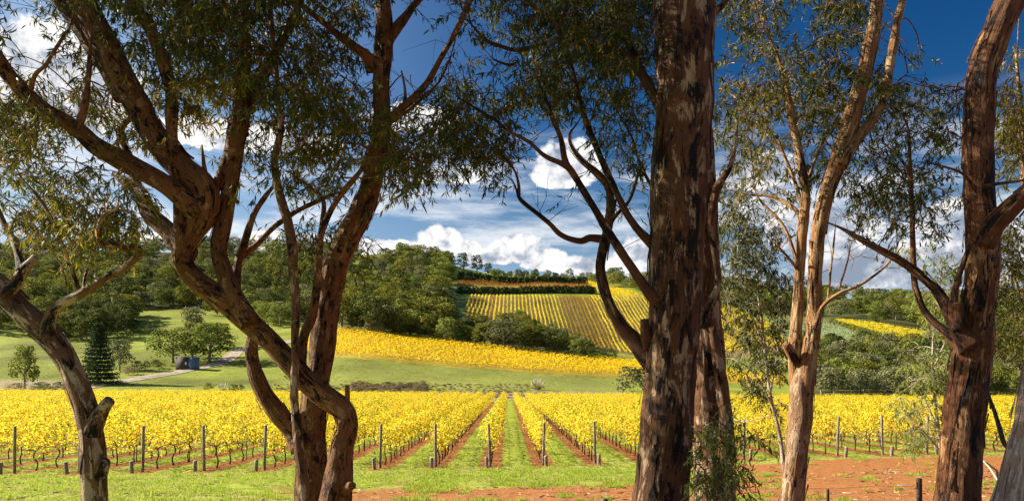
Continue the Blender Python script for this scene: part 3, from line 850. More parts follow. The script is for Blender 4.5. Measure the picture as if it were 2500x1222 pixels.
TREES['S2'] = dict(d=14.0, mat='bark_cream', label='pale green weeping gum sapling left of the tall reddish trunk', limbs=[
    ('trunk', 0, 0.2, True, [(2310, 1200, 10), (2300, 1120, 9), (2290, 1040, 8), (2280, 960, 7), (2276, 880, 6), (2280, 800, 5), (2290, 720, 4), (2300, 640, 3)]),
    ('branch', 0, 0.4, False, [(2288, 1040, 5), (2260, 980, 4), (2235, 940, 3), (2215, 950, 2)]),
    ('branch', 0, -0.4, False, [(2295, 1100, 5), (2262, 1060, 4), (2235, 1040, 3), (2215, 1060, 2)]),
    ('branch', 0, 0.3, False, [(2278, 900, 4), (2300, 850, 3), (2320, 800, 2)]),
])
TREES['S3'] = dict(d=13.0, mat='bark_tan', label='drooping green gum seen between the reddish trunk and picture edge', limbs=[
    ('trunk', 0, 0.2, True, [(2530, 1200, 40), (2525, 1000, 34), (2515, 800, 30), (2520, 600, 26), (2500, 400, 20), (2490, 250, 12), (2480, 130, 6)]),
    ('branch', 0, -0.4, False, [(2516, 820, 12), (2490, 720, 9), (2470, 650, 6), (2455, 600, 3)]),
    ('branch', 0, 0.4, False, [(2524, 960, 9), (2490, 900, 6), (2460, 880, 3)]),
    ('branch', 0, 0.3, False, [(2510, 450, 10), (2480, 360, 7), (2450, 320, 4)]),
])
TREES['S4'] = dict(d=8.2, mat='bark_tan', label='small leafy gum regrowth at the foot of the massive trunk', limbs=[
    ('stem', 0, 0.1, True, [(1752, 1240, 8), (1750, 1180, 7), (1756, 1120, 5), (1762, 1060, 3)]),
    ('stem', 0, -0.1, True, [(1740, 1250, 7), (1728, 1190, 5), (1718, 1140, 3)]),
    ('stem', 0.1, 0.3, True, [(1760, 1240, 7), (1790, 1180, 5), (1815, 1140, 3)]),
])

# how densely leaves hang, per 50 px patch, top row first
GRID = [g.replace(" ", "") for g in """
123435668998 775556311125 567889980004 753378 30000000
112314648999 776566100024 468989970004 663367 41000000
123413637997 766764000013 159999960004 555366 41100001
112432435787 766664000133 148879860002 156555 44311003
432343256787 776665201365 478766640005 677776 66542004
765564155765 667876434777 666765640006 777876 67766125
886245532322 467886467778 641114540006 765465 45666137
874211431112 457886478788 730104440004 654355 44455136
431341000113 336653687266 510023440004 563465 67643034
466444200002 235532374013 200011230003 542334 77653011
367757500000 112100000000 000000220005 643114 77663011
356667710000 024312000000 000000000007 743001 43552024
133435300000 025424000000 000000000006 751000 02312036
001212000000 003203000000 000000000005 773000 00024046
000000000000 000002000000 000000000005 663000 00034066
000000000000 000000000000 000000000005 652000 00044065
000000000000 000000000000 000000000004 664000 00044054
000000000000 000000000000 000000000002 674000 00354033
000000000000 000000000000 000000000001 563000 00352011
000000000000 000000000000 000000000000 451000 00440000
000000000000 000000000000 000000000002 330000 00440000
000000000000 000000000000 000000000066 310000 00430000
000000000000 000000000000 000000000067 200000 00210000
000000000000 000000000000 000000000077 410000 00000000
000000000000 000000000000 000000000065 400000 00000000
""".strip().splitlines()]


def cell_tree(c, r):
    """which tree a patch of foliage hangs from, and its mean depth"""
    if r >= 20 and c in (34, 35, 36) and not (c == 36 and r < 21):
        return 'S4', 8.2, 0.25
    if c <= 6 and r >= 8:
        return 'T1', 8.5, 0.7
    if c <= 2 and r >= 4:
        return 'T1', 9.0, 0.9
    if c <= 17 or (c in (18, 19, 20) and r >= 5):
        return 'T2', 9.4, 1.0
    if c == 18:
        return 'T2', 8.9, 0.4
    if c <= 34:
        return 'T4', 9.8, 0.9
    if c <= 41:
        if r >= 10 and c <= 39:
            return 'S1', 13.5, 0.5
        return 'T5', 12.0, 0.8
    if c <= 46:
        if r >= 12 and c >= 44:
            return 'S2', 14.0, 0.5
        return 'T6', 11.5, 1.1
    return 'S3', 12.8, 0.8


def leaf_arrays(O, D, L, Wd, rs):
    """lanceolate leaves: origins O, directions D, lengths, widths"""
    n = len(O)
    r = rs.normal(size=(n, 3))
    S = np.cross(D, r)
    S /= np.linalg.norm(S, axis=1, keepdims=True) + 1e-9
    Nn = np.cross(S, D)
    bend = rs.uniform(-0.18, 0.18, n)
    a = O
    m1 = O + D * (L * 0.36)[:, None] + Nn * (bend * L * 0.5)[:, None]
    m2 = O + D * (L * 0.68)[:, None] + Nn * (bend * L * 0.8)[:, None]
    tip = O + D * L[:, None] + S * (bend * L * 0.6)[:, None]
    V = np.stack([a, m1 - S * (Wd * .5)[:, None], m1 + S * (Wd * .5)[:, None], m2 - S * (Wd * .38)[:, None], m2 + S * (Wd * .38)[:, None], tip], 1).reshape(-1, 3)
    b = np.arange(n)[:, None] * 6
    Tr = np.concatenate([b + np.array([[0, 2, 1]]), b + np.array([[3, 4, 5]])])
    Q = b + np.array([[1, 2, 4, 3]])
    return V, Tr, Q


def unit(v):
    return v / (np.linalg.norm(v, axis=-1, keepdims=True) + 1e-9)


def build_gum(key, spec, cells):
    d0 = spec['d']
    mat = M[spec['mat']]
    rs = np.random.default_rng(sum(ord(ch) for ch in key) * 13)
    first = None
    skel = []
    objs = []
    segs = []
    bare = []
    for li, (pn, a0, a1, base, pts) in enumerate(spec['limbs']):
        rows = []
        n = len(pts)
        for i, (px, py, w) in enumerate(pts):
            d = d0 + a0 + (a1 - a0) * i / (n - 1)
            p = P3(px, py, d)
            rows.append((p.x, p.y, p.z, 0.5 * w * d / F))
        if base:
            dx = (pts[0][0] - pts[1][0]) / max(20, pts[0][1] - pts[1][1])
            x, y, z, r = rows[0]
            g = g1(x, y)
            h = z - g
            xs = x + max(-0.3, min(0.3, dx)) * h * 0.8
            if h > 0.25:
                rows.insert(0, (x * .45 + xs * .55, y, g + h * 0.45, r * 1.06))
            rows.insert(0, (xs, y, g - 0.12, r * 1.45))
            if first is None:
                first = (xs, y, g)
        rmax = max(r[3] for r in rows)
        path = catmull(rows, max(0.03, min(0.05, rmax * 0.5)))
        nz = np.array([mnoise.noise_vector(Vector(p[:3]) * 2.3 + Vector((li * 5.1, 0, 0))) for p in path])
        n2 = np.array([mnoise.noise(Vector(p[:3]) * 4.1 + Vector((0, li * 3.3, 7))) for p in path])
        fade = np.clip(np.arange(len(path)) / 8.0, 0, 1)
        path[:, :3] += nz * (np.minimum(0.35 * path[:, 3], 0.013) * fade)[:, None]
        path[:, 3] *= 0.91 * (1 + np.clip(0.012 / path[:, 3], 0.03, 0.16) * n2)
        if not base and pn in ('branch', 'stem'):
            path[:, 3] *= 1 + 0.35 * np.exp(-np.arange(len(path)) / 5.0)
        if pn in ('branch', 'stem') and not base and pts[-1][1] > -30 and pts[-1][2] > 2 and pts[-1][2] < 17:
            m_ = len(path)
            e_ = np.clip((np.arange(m_) / m_ - .72) / .28, 0, 1)
            path[:, 3] *= 1 - .85 * e_
        skel.append(path[::3, :3])
        if pn == 'branch' and rmax < 0.16:
            bare.append(path)
        sides = 56 if rmax > 0.22 else 32 if rmax > 0.09 else 12 if rmax > 0.03 else 7
        b = Bag()
        b.tube(path, sides, 0.045 if rmax > 0.2 else 0.075 if rmax > 0.05 else 0.06, li * 3.7 + d0)
        objs.append((pn, b))
        segs.append((len(path), sides, rmax))
    ox, oy, oz = first
    root = empty('gum_tree' if not key.startswith('S') else 'gum_sapling', (ox, oy, oz))
    tag(root, spec['label'], 'tree', 'gum trees framing the view')
    for pn, b in objs:
        pm = M['dark_post'] if pn == 'dead_branch' else M['bark_tan' if pn == 'pale_stem' else 'bark_pale'] if pn.startswith('pale_') else mat
        nm_ = pn.replace('pale_', '')
        link(nm_, b.mesh(nm_, pm, True, (ox, oy, oz)), root)
    peel = Bag()
    for (pn, b), nseg in zip(objs, segs):
        n, sides, rm = nseg
        if rm < 0.11:
            continue
        G = b.V[0][:n * sides].reshape(n, sides, 3)
        cen = G.mean(1)
        for _ in range(int(n * sides / 90)):
            i0 = int(rs.integers(2, max(3, n - 16)))
            ln = int(rs.integers(4, 14))
            if i0 + ln >= n:
                continue
            j0 = int(rs.integers(sides))
            wd = int(rs.integers(1, 4))
            up_ = rs.random() < .4
            amp = rs.uniform(.006, .03)
            rows_ = []
            for q in range(ln + 1):
                t = q / ln if up_ else 1 - q / ln
                jj = [(j0 + e) % sides for e in range(wd + 1)]
                P_ = G[i0 + q, jj]
                o_ = unit(P_ - cen[i0 + q])
                lift = .003 + amp * t * t * (1 + .5 * np.sin(np.arange(wd + 1) * 2.0))[:, None]
                nar = 1 - .7 * t ** 3
                mid_ = P_.mean(0)
                rows_.append(mid_ + (P_ - mid_) * nar + o_ * lift)
            V_ = np.array(rows_).reshape(-1, 3)
            id_ = np.arange(len(V_)).reshape(ln + 1, wd + 1)
            Q_ = np.stack([id_[:-1, :-1], id_[:-1, 1:], id_[1:, 1:], id_[1:, :-1]], -1).reshape(-1, 4)
            B_ = b.B[0][:n * sides].reshape(n, sides, 3)[i0:i0 + ln + 1][:, [(j0 + e) % sides for e in range(wd + 1)]].reshape(-1, 3) + rs.normal(size=3) * 2
            peel.add(V_, Q_, None, B_)
    if peel.V:
        tag(link('peeling_bark', peel.mesh('peeling_bark', mat, True, (ox, oy, oz)), root), kind='stuff')
    SK = np.concatenate(skel)
    # foliage: sprigs of drooping leaves on fine twigs
    if not cells:
        return root
    bag, tw = Bag(), Bag()
    org = []
    for (c, r, dens, dm, ds) in cells:
        nl = dens * dens * 6.8 + dens * 2.0
        if key[0] == 'S':
            nl *= {'S1': 1.5, 'S2': 2.2, 'S3': 2.0, 'S4': 0.55}[key]
        nsp = nl / 13.0
        k = int(nsp) + (1 if rs.random() < nsp - int(nsp) else 0)
        gold = 0.0
        if c <= 11 and 4 <= r <= 13:
            gold = 0.22
        elif 36 <= c <= 38 and 4 <= r <= 9:
            gold = 0.16
        elif c in (44, 45) and r >= 12:
            gold = 0.2
        elif 12 <= c <= 20 and 4 <= r <= 9:
            gold = 0.08
        elif c >= 48 and r < 9:
            gold = 0.2
        for _ in range(k):
            d = dm + rs.normal() * ds
            d = max(dm - 1.6 * ds, min(dm + 2 * ds, d))
            if _ % 7 == 0:
                cpx, cpy, cd = (c + rs.random()) * 50, (r + rs.random()) * 50 - 12, d
            d = cd + rs.normal() * 0.12
            px, py = cpx + rs.normal() * 15, cpy + rs.normal() * 11
            p = P3(px, py, d)
            org.append((p.x, p.y, p.z, gold))
    org = np.array(org)
    if len(org) == 0:
        return root
    ns = len(org)
    for s in range(ns):
        o = org[s, :3]
        th = rs.uniform(0, 2 * math.pi)
        out = np.array([math.cos(th), math.sin(th), rs.uniform(-0.35, 0.25)])
        L = rs.uniform(0.22, 0.42)
        o = o - out * L * 0.45 + np.array([0, 0, 0.10])
        tvals = np.array([0, .35, .7, 1.0])
        pth = o[None] + out[None] * (L * tvals)[:, None] + np.array([0, 0, -1.0])[None] * (L * 0.55 * tvals**2)[:, None]
        rad = np.array([0.0032, 0.0026, 0.002, 0.0012])
        tw.tube(np.column_stack([pth, rad]), 3, cap=False)
        n = rs.integers(10, 17)
        tt_ = np.sqrt(rs.uniform(0.02, 1.0, n))
        O = o[None] + out[None] * (L * tt_)[:, None] + np.array([0, 0, -1.0])[None] * (L * 0.55 * tt_**2)[:, None]
        D = unit(np.array([0, 0, -1.0])[None] * rs.uniform(0.35, 1.1, n)[:, None] + rs.normal(size=(n, 3)) * 0.42 + out[None] * 0.35)
        Ln = rs.uniform(0.055, 0.115, n) * (1.0 if d0 < 10.5 else 1.12)
        V, Tr, Q = leaf_arrays(O, D, Ln, Ln * rs.uniform(0.14, 0.21, n), rs)
        v = np.clip(rs.beta(1.8, 3.6, n) * 0.9 + org[s, 3] + rs.normal() * 0.09, 0, 1)
        bag.add(V, Q, Tr, None, np.repeat(v, 6))
    # bare dead twigs along the thinner limbs
    for pth in bare:
        m_ = len(pth)
        for _ in range(int(rs.integers(3, 8))):
            i = int(rs.integers(int(m_ * .25), m_))
            a = pth[i, :3]
            dr = unit(rs.normal(size=3) * np.array([1, .7, .6]) + np.array([0, 0, .55]))
            L = rs.uniform(.15, .55)
            q = a + dr * L * .5 + rs.normal(size=3) * .03
            e = a + dr * L + rs.normal(size=3) * .07
            tw.tube([(*a, .0042), (*q, .0034), (*e, .0012)], 3, cap=False)
            for _k in range(int(rs.integers(1, 4))):
                e2 = q + unit(dr + rs.normal(size=3) * .6) * L * rs.uniform(.3, .6)
                tw.tube([(*q, .0026), (*((q + e2) / 2 + rs.normal(size=3) * .015), .002), (*e2, .001)], 3, cap=False)
    # fine branches joining the sprigs to the nearest limb
    pick = rs.permutation(ns)[:max(3, ns // 4)]
    for s in pick:
        e = org[s, :3] + np.array([0, 0, 0.08])
        dist = np.linalg.norm((SK - e[None]) * np.array([1, 0.6, 1.0])[None] + np.array([0, 0, 0])[None], axis=1)
        dist = dist + np.where(SK[:, 2] > e[2] + 0.2, 0.8, 0)
        a = SK[int(np.argmin(dist))]
        Ld = np.linalg.norm(e - a)
        if Ld < 0.12 or Ld > 2.6:
            continue
        mid = (a + e) / 2 + rs.normal(size=3) * 0.10 * Ld + np.array([0, 0, 0.12 * Ld])
        q = (a * .3 + mid * .7) + rs.normal(size=3) * 0.05 * Ld
        r0 = 0.004 + 0.006 * min(Ld, 1.5)
        tw.tube(catmull([(*a, r0), (*q, r0 * .8), (*(mid * .4 + e * .6 + rs.normal(size=3) * 0.05 * Ld), r0 * .55), (*e, 0.002)], 0.09), 4, cap=False)
        SK = np.vstack([SK, q[None], mid[None]])
    t = tag(link('twigs', tw.mesh('twigs', mat, True, (ox, oy, oz)), root), kind='stuff')
    f = tag(link('foliage', bag.mesh('foliage', M['sapling_leaf' if key in ('S2', 'S4') else 'gum_leaf'], False, (ox, oy, oz)), root), kind='stuff')
    return root


def build_gums():
    per = {k: [] for k in TREES}
    for r, line in enumerate(GRID):
        for c, ch in enumerate(line[:50]):
            if ch != '0':
                k, dm, ds = cell_tree(c, r)
                per[k].append((c, r, int(ch), dm, ds))
    # crowns go on unseen past the frame, thickened to shade the upper limbs
    for r in range(-6, 0):
        for c in range(-1, 53):
            if 42 < c < 50 or (18 <= c <= 22 and r >= -1):
                continue
            q = int((5.0 if c < 42 else 3.5) + 2.5 * math.sin(c * 1.7 + r) + 1.5 * math.sin(r * 2.1 - c * .6))
            if 8 <= c <= 26:
                q += 2  # extra unseen leaves added to keep the upper trunks in shade
            if q <= 1:
                continue
            k, dm, ds = cell_tree(min(max(c, 0), 49), 0)
            if c < -1:
                k, dm = 'T1', 8.6
            per[k].append((c, r, min(q, 7), dm, ds * 1.3))
    for r in range(0, 8):
        per['T1'].append((-1, r, 4, 8.8, 0.8))
    for r in range(-9, 3):  # unseen canopy added off the left edge to block sun from upper limbs
        for c in range(-9, -1):
            if (c * 7 + r * 5) % 6 != 0:
                per['T1'].append((c, r, 6, 8.6, 0.9))
    for k, spec in TREES.items():
        build_gum(k, spec, per[k])


build_gums()


# ------------------------------------------------------------------ scattering with geometry nodes (only for uncountable masses)
def scatter(name, pts, rotz, scl, pick, sources, label, cat, group=None):
    pts = np.asarray(pts, np.float32)
    m = bpy.data.meshes.new(name)
    m.vertices.add(len(pts))
    m.vertices.foreach_set('co', pts.ravel())
    m.attributes.new('rotz', 'FLOAT', 'POINT').data.foreach_set('value', np.asarray(rotz, np.float32))
    sc3 = np.asarray(scl, np.float32)
    if sc3.ndim == 1:
        sc3 = np.repeat(sc3[:, None], 3, 1)
    m.attributes.new('scl', 'FLOAT_VECTOR', 'POINT').data.foreach_set('vector', sc3.ravel())
    m.attributes.new('pick', 'INT', 'POINT').data.foreach_set('value', np.asarray(pick, np.int32))
    o = link(name, m)
    ng = bpy.data.node_groups.new(name + '_nodes', 'GeometryNodeTree')
    ng.interface.new_socket('Geometry', in_out='INPUT', socket_type='NodeSocketGeometry')
    ng.interface.new_socket('Geometry', in_out='OUTPUT', socket_type='NodeSocketGeometry')
    N, Lk = ng.nodes, ng.links
    gi, go = N.new('NodeGroupInput'), N.new('NodeGroupOutput')
    inst = N.new('GeometryNodeInstanceOnPoints')
    inst.inputs['Pick Instance'].default_value = True
    g2i = N.new('GeometryNodeGeometryToInstance')
    for s in sources:
        oi = N.new('GeometryNodeObjectInfo')
        oi.transform_space = 'ORIGINAL'
        oi.inputs['Object'].default_value = s
        oi.inputs['As Instance'].default_value = False
        Lk.new(oi.outputs['Geometry'], g2i.inputs[0])

    def na(nm, typ):
        n = N.new('GeometryNodeInputNamedAttribute')
        n.data_type = typ
        n.inputs['Name'].default_value = nm
        return n.outputs[0]
    cx = N.new('ShaderNodeCombineXYZ')
    Lk.new(na('rotz', 'FLOAT'), cx.inputs[2])
    Lk.new(gi.outputs[0], inst.inputs['Points'])
    Lk.new(g2i.outputs[0], inst.inputs['Instance'])
    Lk.new(na('pick', 'INT'), inst.inputs['Instance Index'])
    Lk.new(cx.outputs[0], inst.inputs['Rotation'])
    Lk.new(na('scl', 'FLOAT_VECTOR'), inst.inputs['Scale'])
    Lk.new(inst.outputs[0], go.inputs[0])
    md = o.modifiers.new('scatter', 'NODES')
    md.node_group = ng
    return tag(o, label, cat, group, 'stuff')


def cards(C, size, rs, up=0.0, nrm=None, aspect=0.8):
    """small four-cornered leaf faces at C"""
    n = len(C)
    Nn = rs.normal(size=(n, 3))
    if nrm is not None:
        Nn = unit(unit(Nn) * 0.75 + nrm)
    Nn[:, 2] += up
    Nn = unit(Nn)
    A = unit(np.cross(Nn, rs.normal(size=(n, 3))))
    B = np.cross(Nn, A)
    s = np.asarray(size)[:, None] * 0.5
    k = rs.uniform(0.7, 1.15, (n, 4, 1))
    V = np.stack([C - A * s * k[:, 0], C - B * s * aspect * k[:, 1] + Nn * s * .25, C + A * s * k[:, 2], C + B * s * aspect * k[:, 3] + Nn * s * .25], 1).reshape(-1, 3)
    Q = np.arange(n * 4).reshape(n, 4)
    return V, Q


# ------------------------------------------------------------------ near vineyard
def vine_foliage(seed, n, ls, length=1.75):
    rs = np.random.default_rng(seed)
    x = rs.normal(size=n) * 0.155
    y = rs.uniform(-length / 2, length / 2, n)
    low = 0.80 + 0.16 * np.sin(y * 3 + seed) + rs.normal(size=n) * 0.05
    high = 1.92 + 0.14 * np.sin(y * 4.3 + seed * 2) + rs.normal(size=n) * 0.08
    t = rs.beta(1.5, 1.35, n)
    z = low + (high - low) * t
    x = x * (0.75 + 0.8 * np.sin(np.clip(t, 0, 1) * 3.1))
    sh = rs.random(n) < 0.07                              # loose shoots
    z[sh] += rs.uniform(0.05, 0.3, sh.sum())
    dr = rs.random(n) < 0.05
    z[dr] = rs.uniform(0.55, 0.9, dr.sum())
    C = np.stack([x, y, z], -1)
    nrm = np.stack([np.sign(x) * 1.0, np.zeros(n), np.full(n, .25)], -1) * 0.5
    hole = (vnoise(y * 2.6 + seed * 7, z * 2.8, seed + 40) > .30) | (rs.random(n) < .25)
    C, nrm, y, z = C[hole], nrm[hole], y[hole], z[hole]
    n = len(C)
    V, Q = cards(C, rs.uniform(0.75, 1.25, n) * ls, rs, 0.1, nrm)
    clump = vnoise(y * 3 + seed * 10, z * 3, seed)
    v = np.clip(0.5 + rs.normal(size=n) * 0.25 + (clump - .5) * 0.6 + (-0.22 if seed in (3, 7) else 0), 0, 1)
    brown = rs.random(n) < 0.025
    v[brown] = 1.0
    green = rs.random(n) < 0.05
    v[green] = 0.0
    return np_mesh('vine_foliage', V, None, Q, M['vine_leaf'], False, {'v': np.repeat(v, 4)})


def vine_trunk(seed):
    rs = np.random.default_rng(seed + 100)
    b = Bag()
    a, c = rs.normal(size=2) * 0.05
    b.tube(catmull([(0, 0, -0.05, .036), (a, c, .3, .03), (-a * .6, -c, .62, .03), (a * .2, 0, .86, .028)], 0.08), 7, 0.25, seed)
    b.tube(catmull([(a * .2, 0, .84, .022), (0, .25, .93, .018), (.02, .55, .95, .013), (0, .85, .97, .009)], 0.12), 5, 0.2, seed)
    b.tube(catmull([(a * .2, 0, .84, .022), (0, -.22, .92, .018), (-.02, -.55, .96, .013), (0, -.85, .95, .009)], 0.12), 5, 0.2, seed + 1)
    for k in range(5):
        y0 = rs.uniform(-.8, .8)
        b.tube([(0, y0, .93, .006), (rs.normal() * .06, y0 + rs.normal() * .08, 1.3, .005), (rs.normal() * .12, y0 + rs.normal() * .12, 1.75, .003)], 3)
    return b.mesh('vine_trunk', M['vine_wood'], True)


VF = [vine_foliage(s, [500, 380, 460, 300, 540, 420, 480, 340, 520, 440][s], 0.118) for s in range(10)]
VTR = [vine_trunk(s) for s in range(6)]


def row_name(k):
    return (f'{ordinal(1 - k)} row left' if k <= 0 else f'{ordinal(k)} row right') + ' of the central grass lane'


def build_vineyard():
    VS = 1.7
    spots = []
    for k in range(-47, 48):
        x0 = ROW0 + RSP * k
        y0 = float(dfront(x0)) + 0.55
        n = int((VFAR - y0) / VS)
        for i in range(n):
            y = y0 + 0.45 + VS * (i + 0.5) - 0.4
            x = rowx(k, y)
            if abs(1250 + F * x / y - 1250) > 1250 + 120:
                continue
            spots.append((y, x, k, i))
    spots.sort()
    # the 300 nearest vines are built one by one
    near_, far_ = spots[:300], spots[300:]
    fol0 = None
    rs = np.random.default_rng(3)
    for (y, x, k, i) in near_:
        z = g1(x, y)
        r = empty('grapevine', (x, y, z), 0.005 + (math.pi if rs.random() < .5 else 0))
        s = rs.uniform(0.86, 1.10)
        r.scale = (s * rs.uniform(.9, 1.15), 1.0, s)
        tag(r, f'yellow grapevine, {ordinal(i + 1)} from the end post, {row_name(k)}', 'grapevine', 'grapevines of the near vineyard')
        link('trunk', VTR[int(rs.integers(6))], r)
        f = link('foliage', VF[int(rs.integers(10))], r)
        tag(f, kind='stuff')
    srcs, seen = [], set()
    for o in col.objects:
        if o.name.startswith('foliage') and o.data and o.data.name.startswith('vine_foliage') and o.data.name not in seen:
            seen.add(o.data.name)
            srcs.append(o)
    tsrc, seen = [], set()
    for o in col.objects:
        if o.name.startswith('trunk') and o.data and o.data.name.startswith('vine_trunk') and o.data.name not in seen:
            seen.add(o.data.name)
            tsrc.append(o)
    A = np.array([(x, y) for (y, x, k, i) in far_])
    n = len(A)
    P = np.column_stack([A, gz(A[:, 0], A[:, 1])])
    s = rs.uniform(0.86, 1.12, n)
    sc3 = np.column_stack([s * 1.05, np.ones(n), s])
    scatter('vineyard_rows', P, 0.005 + math.pi * rs.integers(0, 2, n), sc3, rs.integers(0, 10, n), srcs, 'mass of yellow vines filling the near vineyard behind the front vines', 'vineyard')
    mk = A[:, 1] < 100
    Pt = P[mk]
    scatter('vineyard_trunks', Pt, math.pi * rs.integers(0, 2, len(Pt)), np.ones((len(Pt), 3)), rs.integers(0, 6, len(Pt)), tsrc, 'dark vine trunks under the yellow vine mass', 'vineyard')


def round_post(r, h, seed, chamfer=0.012, sides=12, mat='post_wood', top='post_top', sink=0.25):
    b = Bag()
    path = [(0, 0, -sink, r), (0, 0, 0, r), (0.004, 0, h * .5, r * .98), (0, 0, h - chamfer, r * .96), (0, 0, h, r * .8)]
    b.tube(path, sides, 0.03, seed)
    m = b.mesh('post', M[mat], True)
    m.materials.append(M[top])
    # the sawn top shows pale end grain
    zs = np.empty(len(m.polygons) * 3)
    m.polygons.foreach_get('center', zs)
    mi = (zs.reshape(-1, 3)[:, 2] > h - chamfer * .6).astype(np.int32)
    m.polygons.foreach_set('material_index', mi)
    return m


def build_posts():
    EP = [round_post(0.062, 1.92, s) for s in range(4)]
    AP = [round_post(0.078, 0.50, 20 + s) for s in range(3)]
    LP = [round_post(0.024, 1.55, 40 + s, 0.005, 6, 'dark_post', 'dark_post') for s in range(2)]
    rs = np.random.default_rng(5)
    for k in range(-9, 10):
        x0 = ROW0 + RSP * k
        y = float(dfront(x0))
        x = rowx(k, y)
        if not (-60 < 1250 + F * x / y < 2560):
            continue
        where = row_name(k)
        o = link('end_post', EP[(k + 20) % 4], None, (x, y, g1(x, y)))
        o.rotation_euler = (rs.normal() * 0.025, rs.normal() * 0.02 + (0.05 if k == 0 else 0), rs.uniform(0, 6))
        tag(o, f'weathered round timber end post of the {where}', 'post', 'end posts of the vine rows')
        ya = y - 0.75
        xa = x + (-0.12 if k <= 0 else 0.10)
        if k in (-9, -8, -7, -6, -5):
            xa = x - 0.1
        a = link('anchor_post', AP[(k + 20) % 3], None, (xa, ya, g1(xa, ya)))
        a.rotation_euler = (rs.normal() * 0.03 + 0.04, rs.normal() * 0.04, rs.uniform(0, 6))
        tag(a, f'short timber anchor stump before the {where}', 'stump', 'anchor stumps of the vine rows')
        zt = g1(x, y)
        L = Bag()
        za = g1(xa, ya)
        L.tube([(xa, ya, za + .42, .004), (x, y, zt + 1.7, .004)], 4)
        for h, rr in ((0.52, .008), (0.93, .004), (1.35, .003), (1.72, .003)):
            pts = []
            for t in np.linspace(0, 34, 12):
                yy = y + t
                xx = rowx(k, yy)
                pts.append((xx + .03, yy, g1(xx, yy) + h + 0.012 * math.sin(t * 2), rr))
            L.tube(pts, 4)
        w = link('trellis_wires', L.mesh('trellis_wires', M['wire'], True, (x, y, zt)), None, (x, y, zt))
        tag(w, f'thin trellis wires and drip line along the {where}', 'wire', 'trellis wires')
        for j in range(4):
            yy = y + 5.2 * (j + 1) + rs.uniform(-.5, .5)
            xx = rowx(k, yy)
            p = link('line_post', LP[j % 2], None, (xx, yy, g1(xx, yy)))
            tag(p, f'thin dark trellis stake, {ordinal(j + 1)} along the {where}', 'stake', 'thin stakes in the vine rows')
    # low paddock fence between the gums and the vines, only post tops show
    for (px, py, d, wd, lab) in [(2244, 1166, 14.0, 0.098, 'dark round fence post by the tall reddish gum'), (2021, 1192, 14.2, 0.05, 'thin dark fence stake right of the forked orange gum'), (1478, 1216, 14.6, 0.09, 'dark post tip at the picture edge left of massive trunk')]:
        t = P3(px, py, d)
        g = g1(t.x, t.y)
        o = link('fence_post', round_post(wd / 2, t.z - g, px, 0.01, 10, 'dark_post', 'dark_post'), None, (t.x, t.y, g))
        tag(o, lab, 'post', 'dark posts of the low fence')
    L = Bag()
    for h in (0.25, 0.6):
        pts = [(xx, 14.3, g1(xx, 14.3) + h + 0.01 * math.sin(xx * 3), 0.0022) for xx in np.linspace(-1, 12, 20)]
        L.tube(pts, 3)
    tag(link('fence_wire', L.mesh('fence_wire', M['wire'], True)), 'two thin wires strung along the low dark fence', 'wire')
    b = Bag()
    a, e = pix_ground(2398, 1128, 10, 40), pix_ground(2440, 1180, 10, 40)
    b.tube(catmull([(a[0], a[1], a[2] + .10, .02), ((a[0] + e[0]) / 2 + .03, (a[1] + e[1]) / 2, (a[2] + e[2]) / 2 + .08, .024), (e[0], e[1], e[2] + .02, .03)], 0.1), 7, .1, 3)
    tag(link('fallen_branch', b.mesh('fallen_branch', M['dry_wood'], True)), 'bleached fallen branch lying on red soil behind the reddish gum', 'branch')


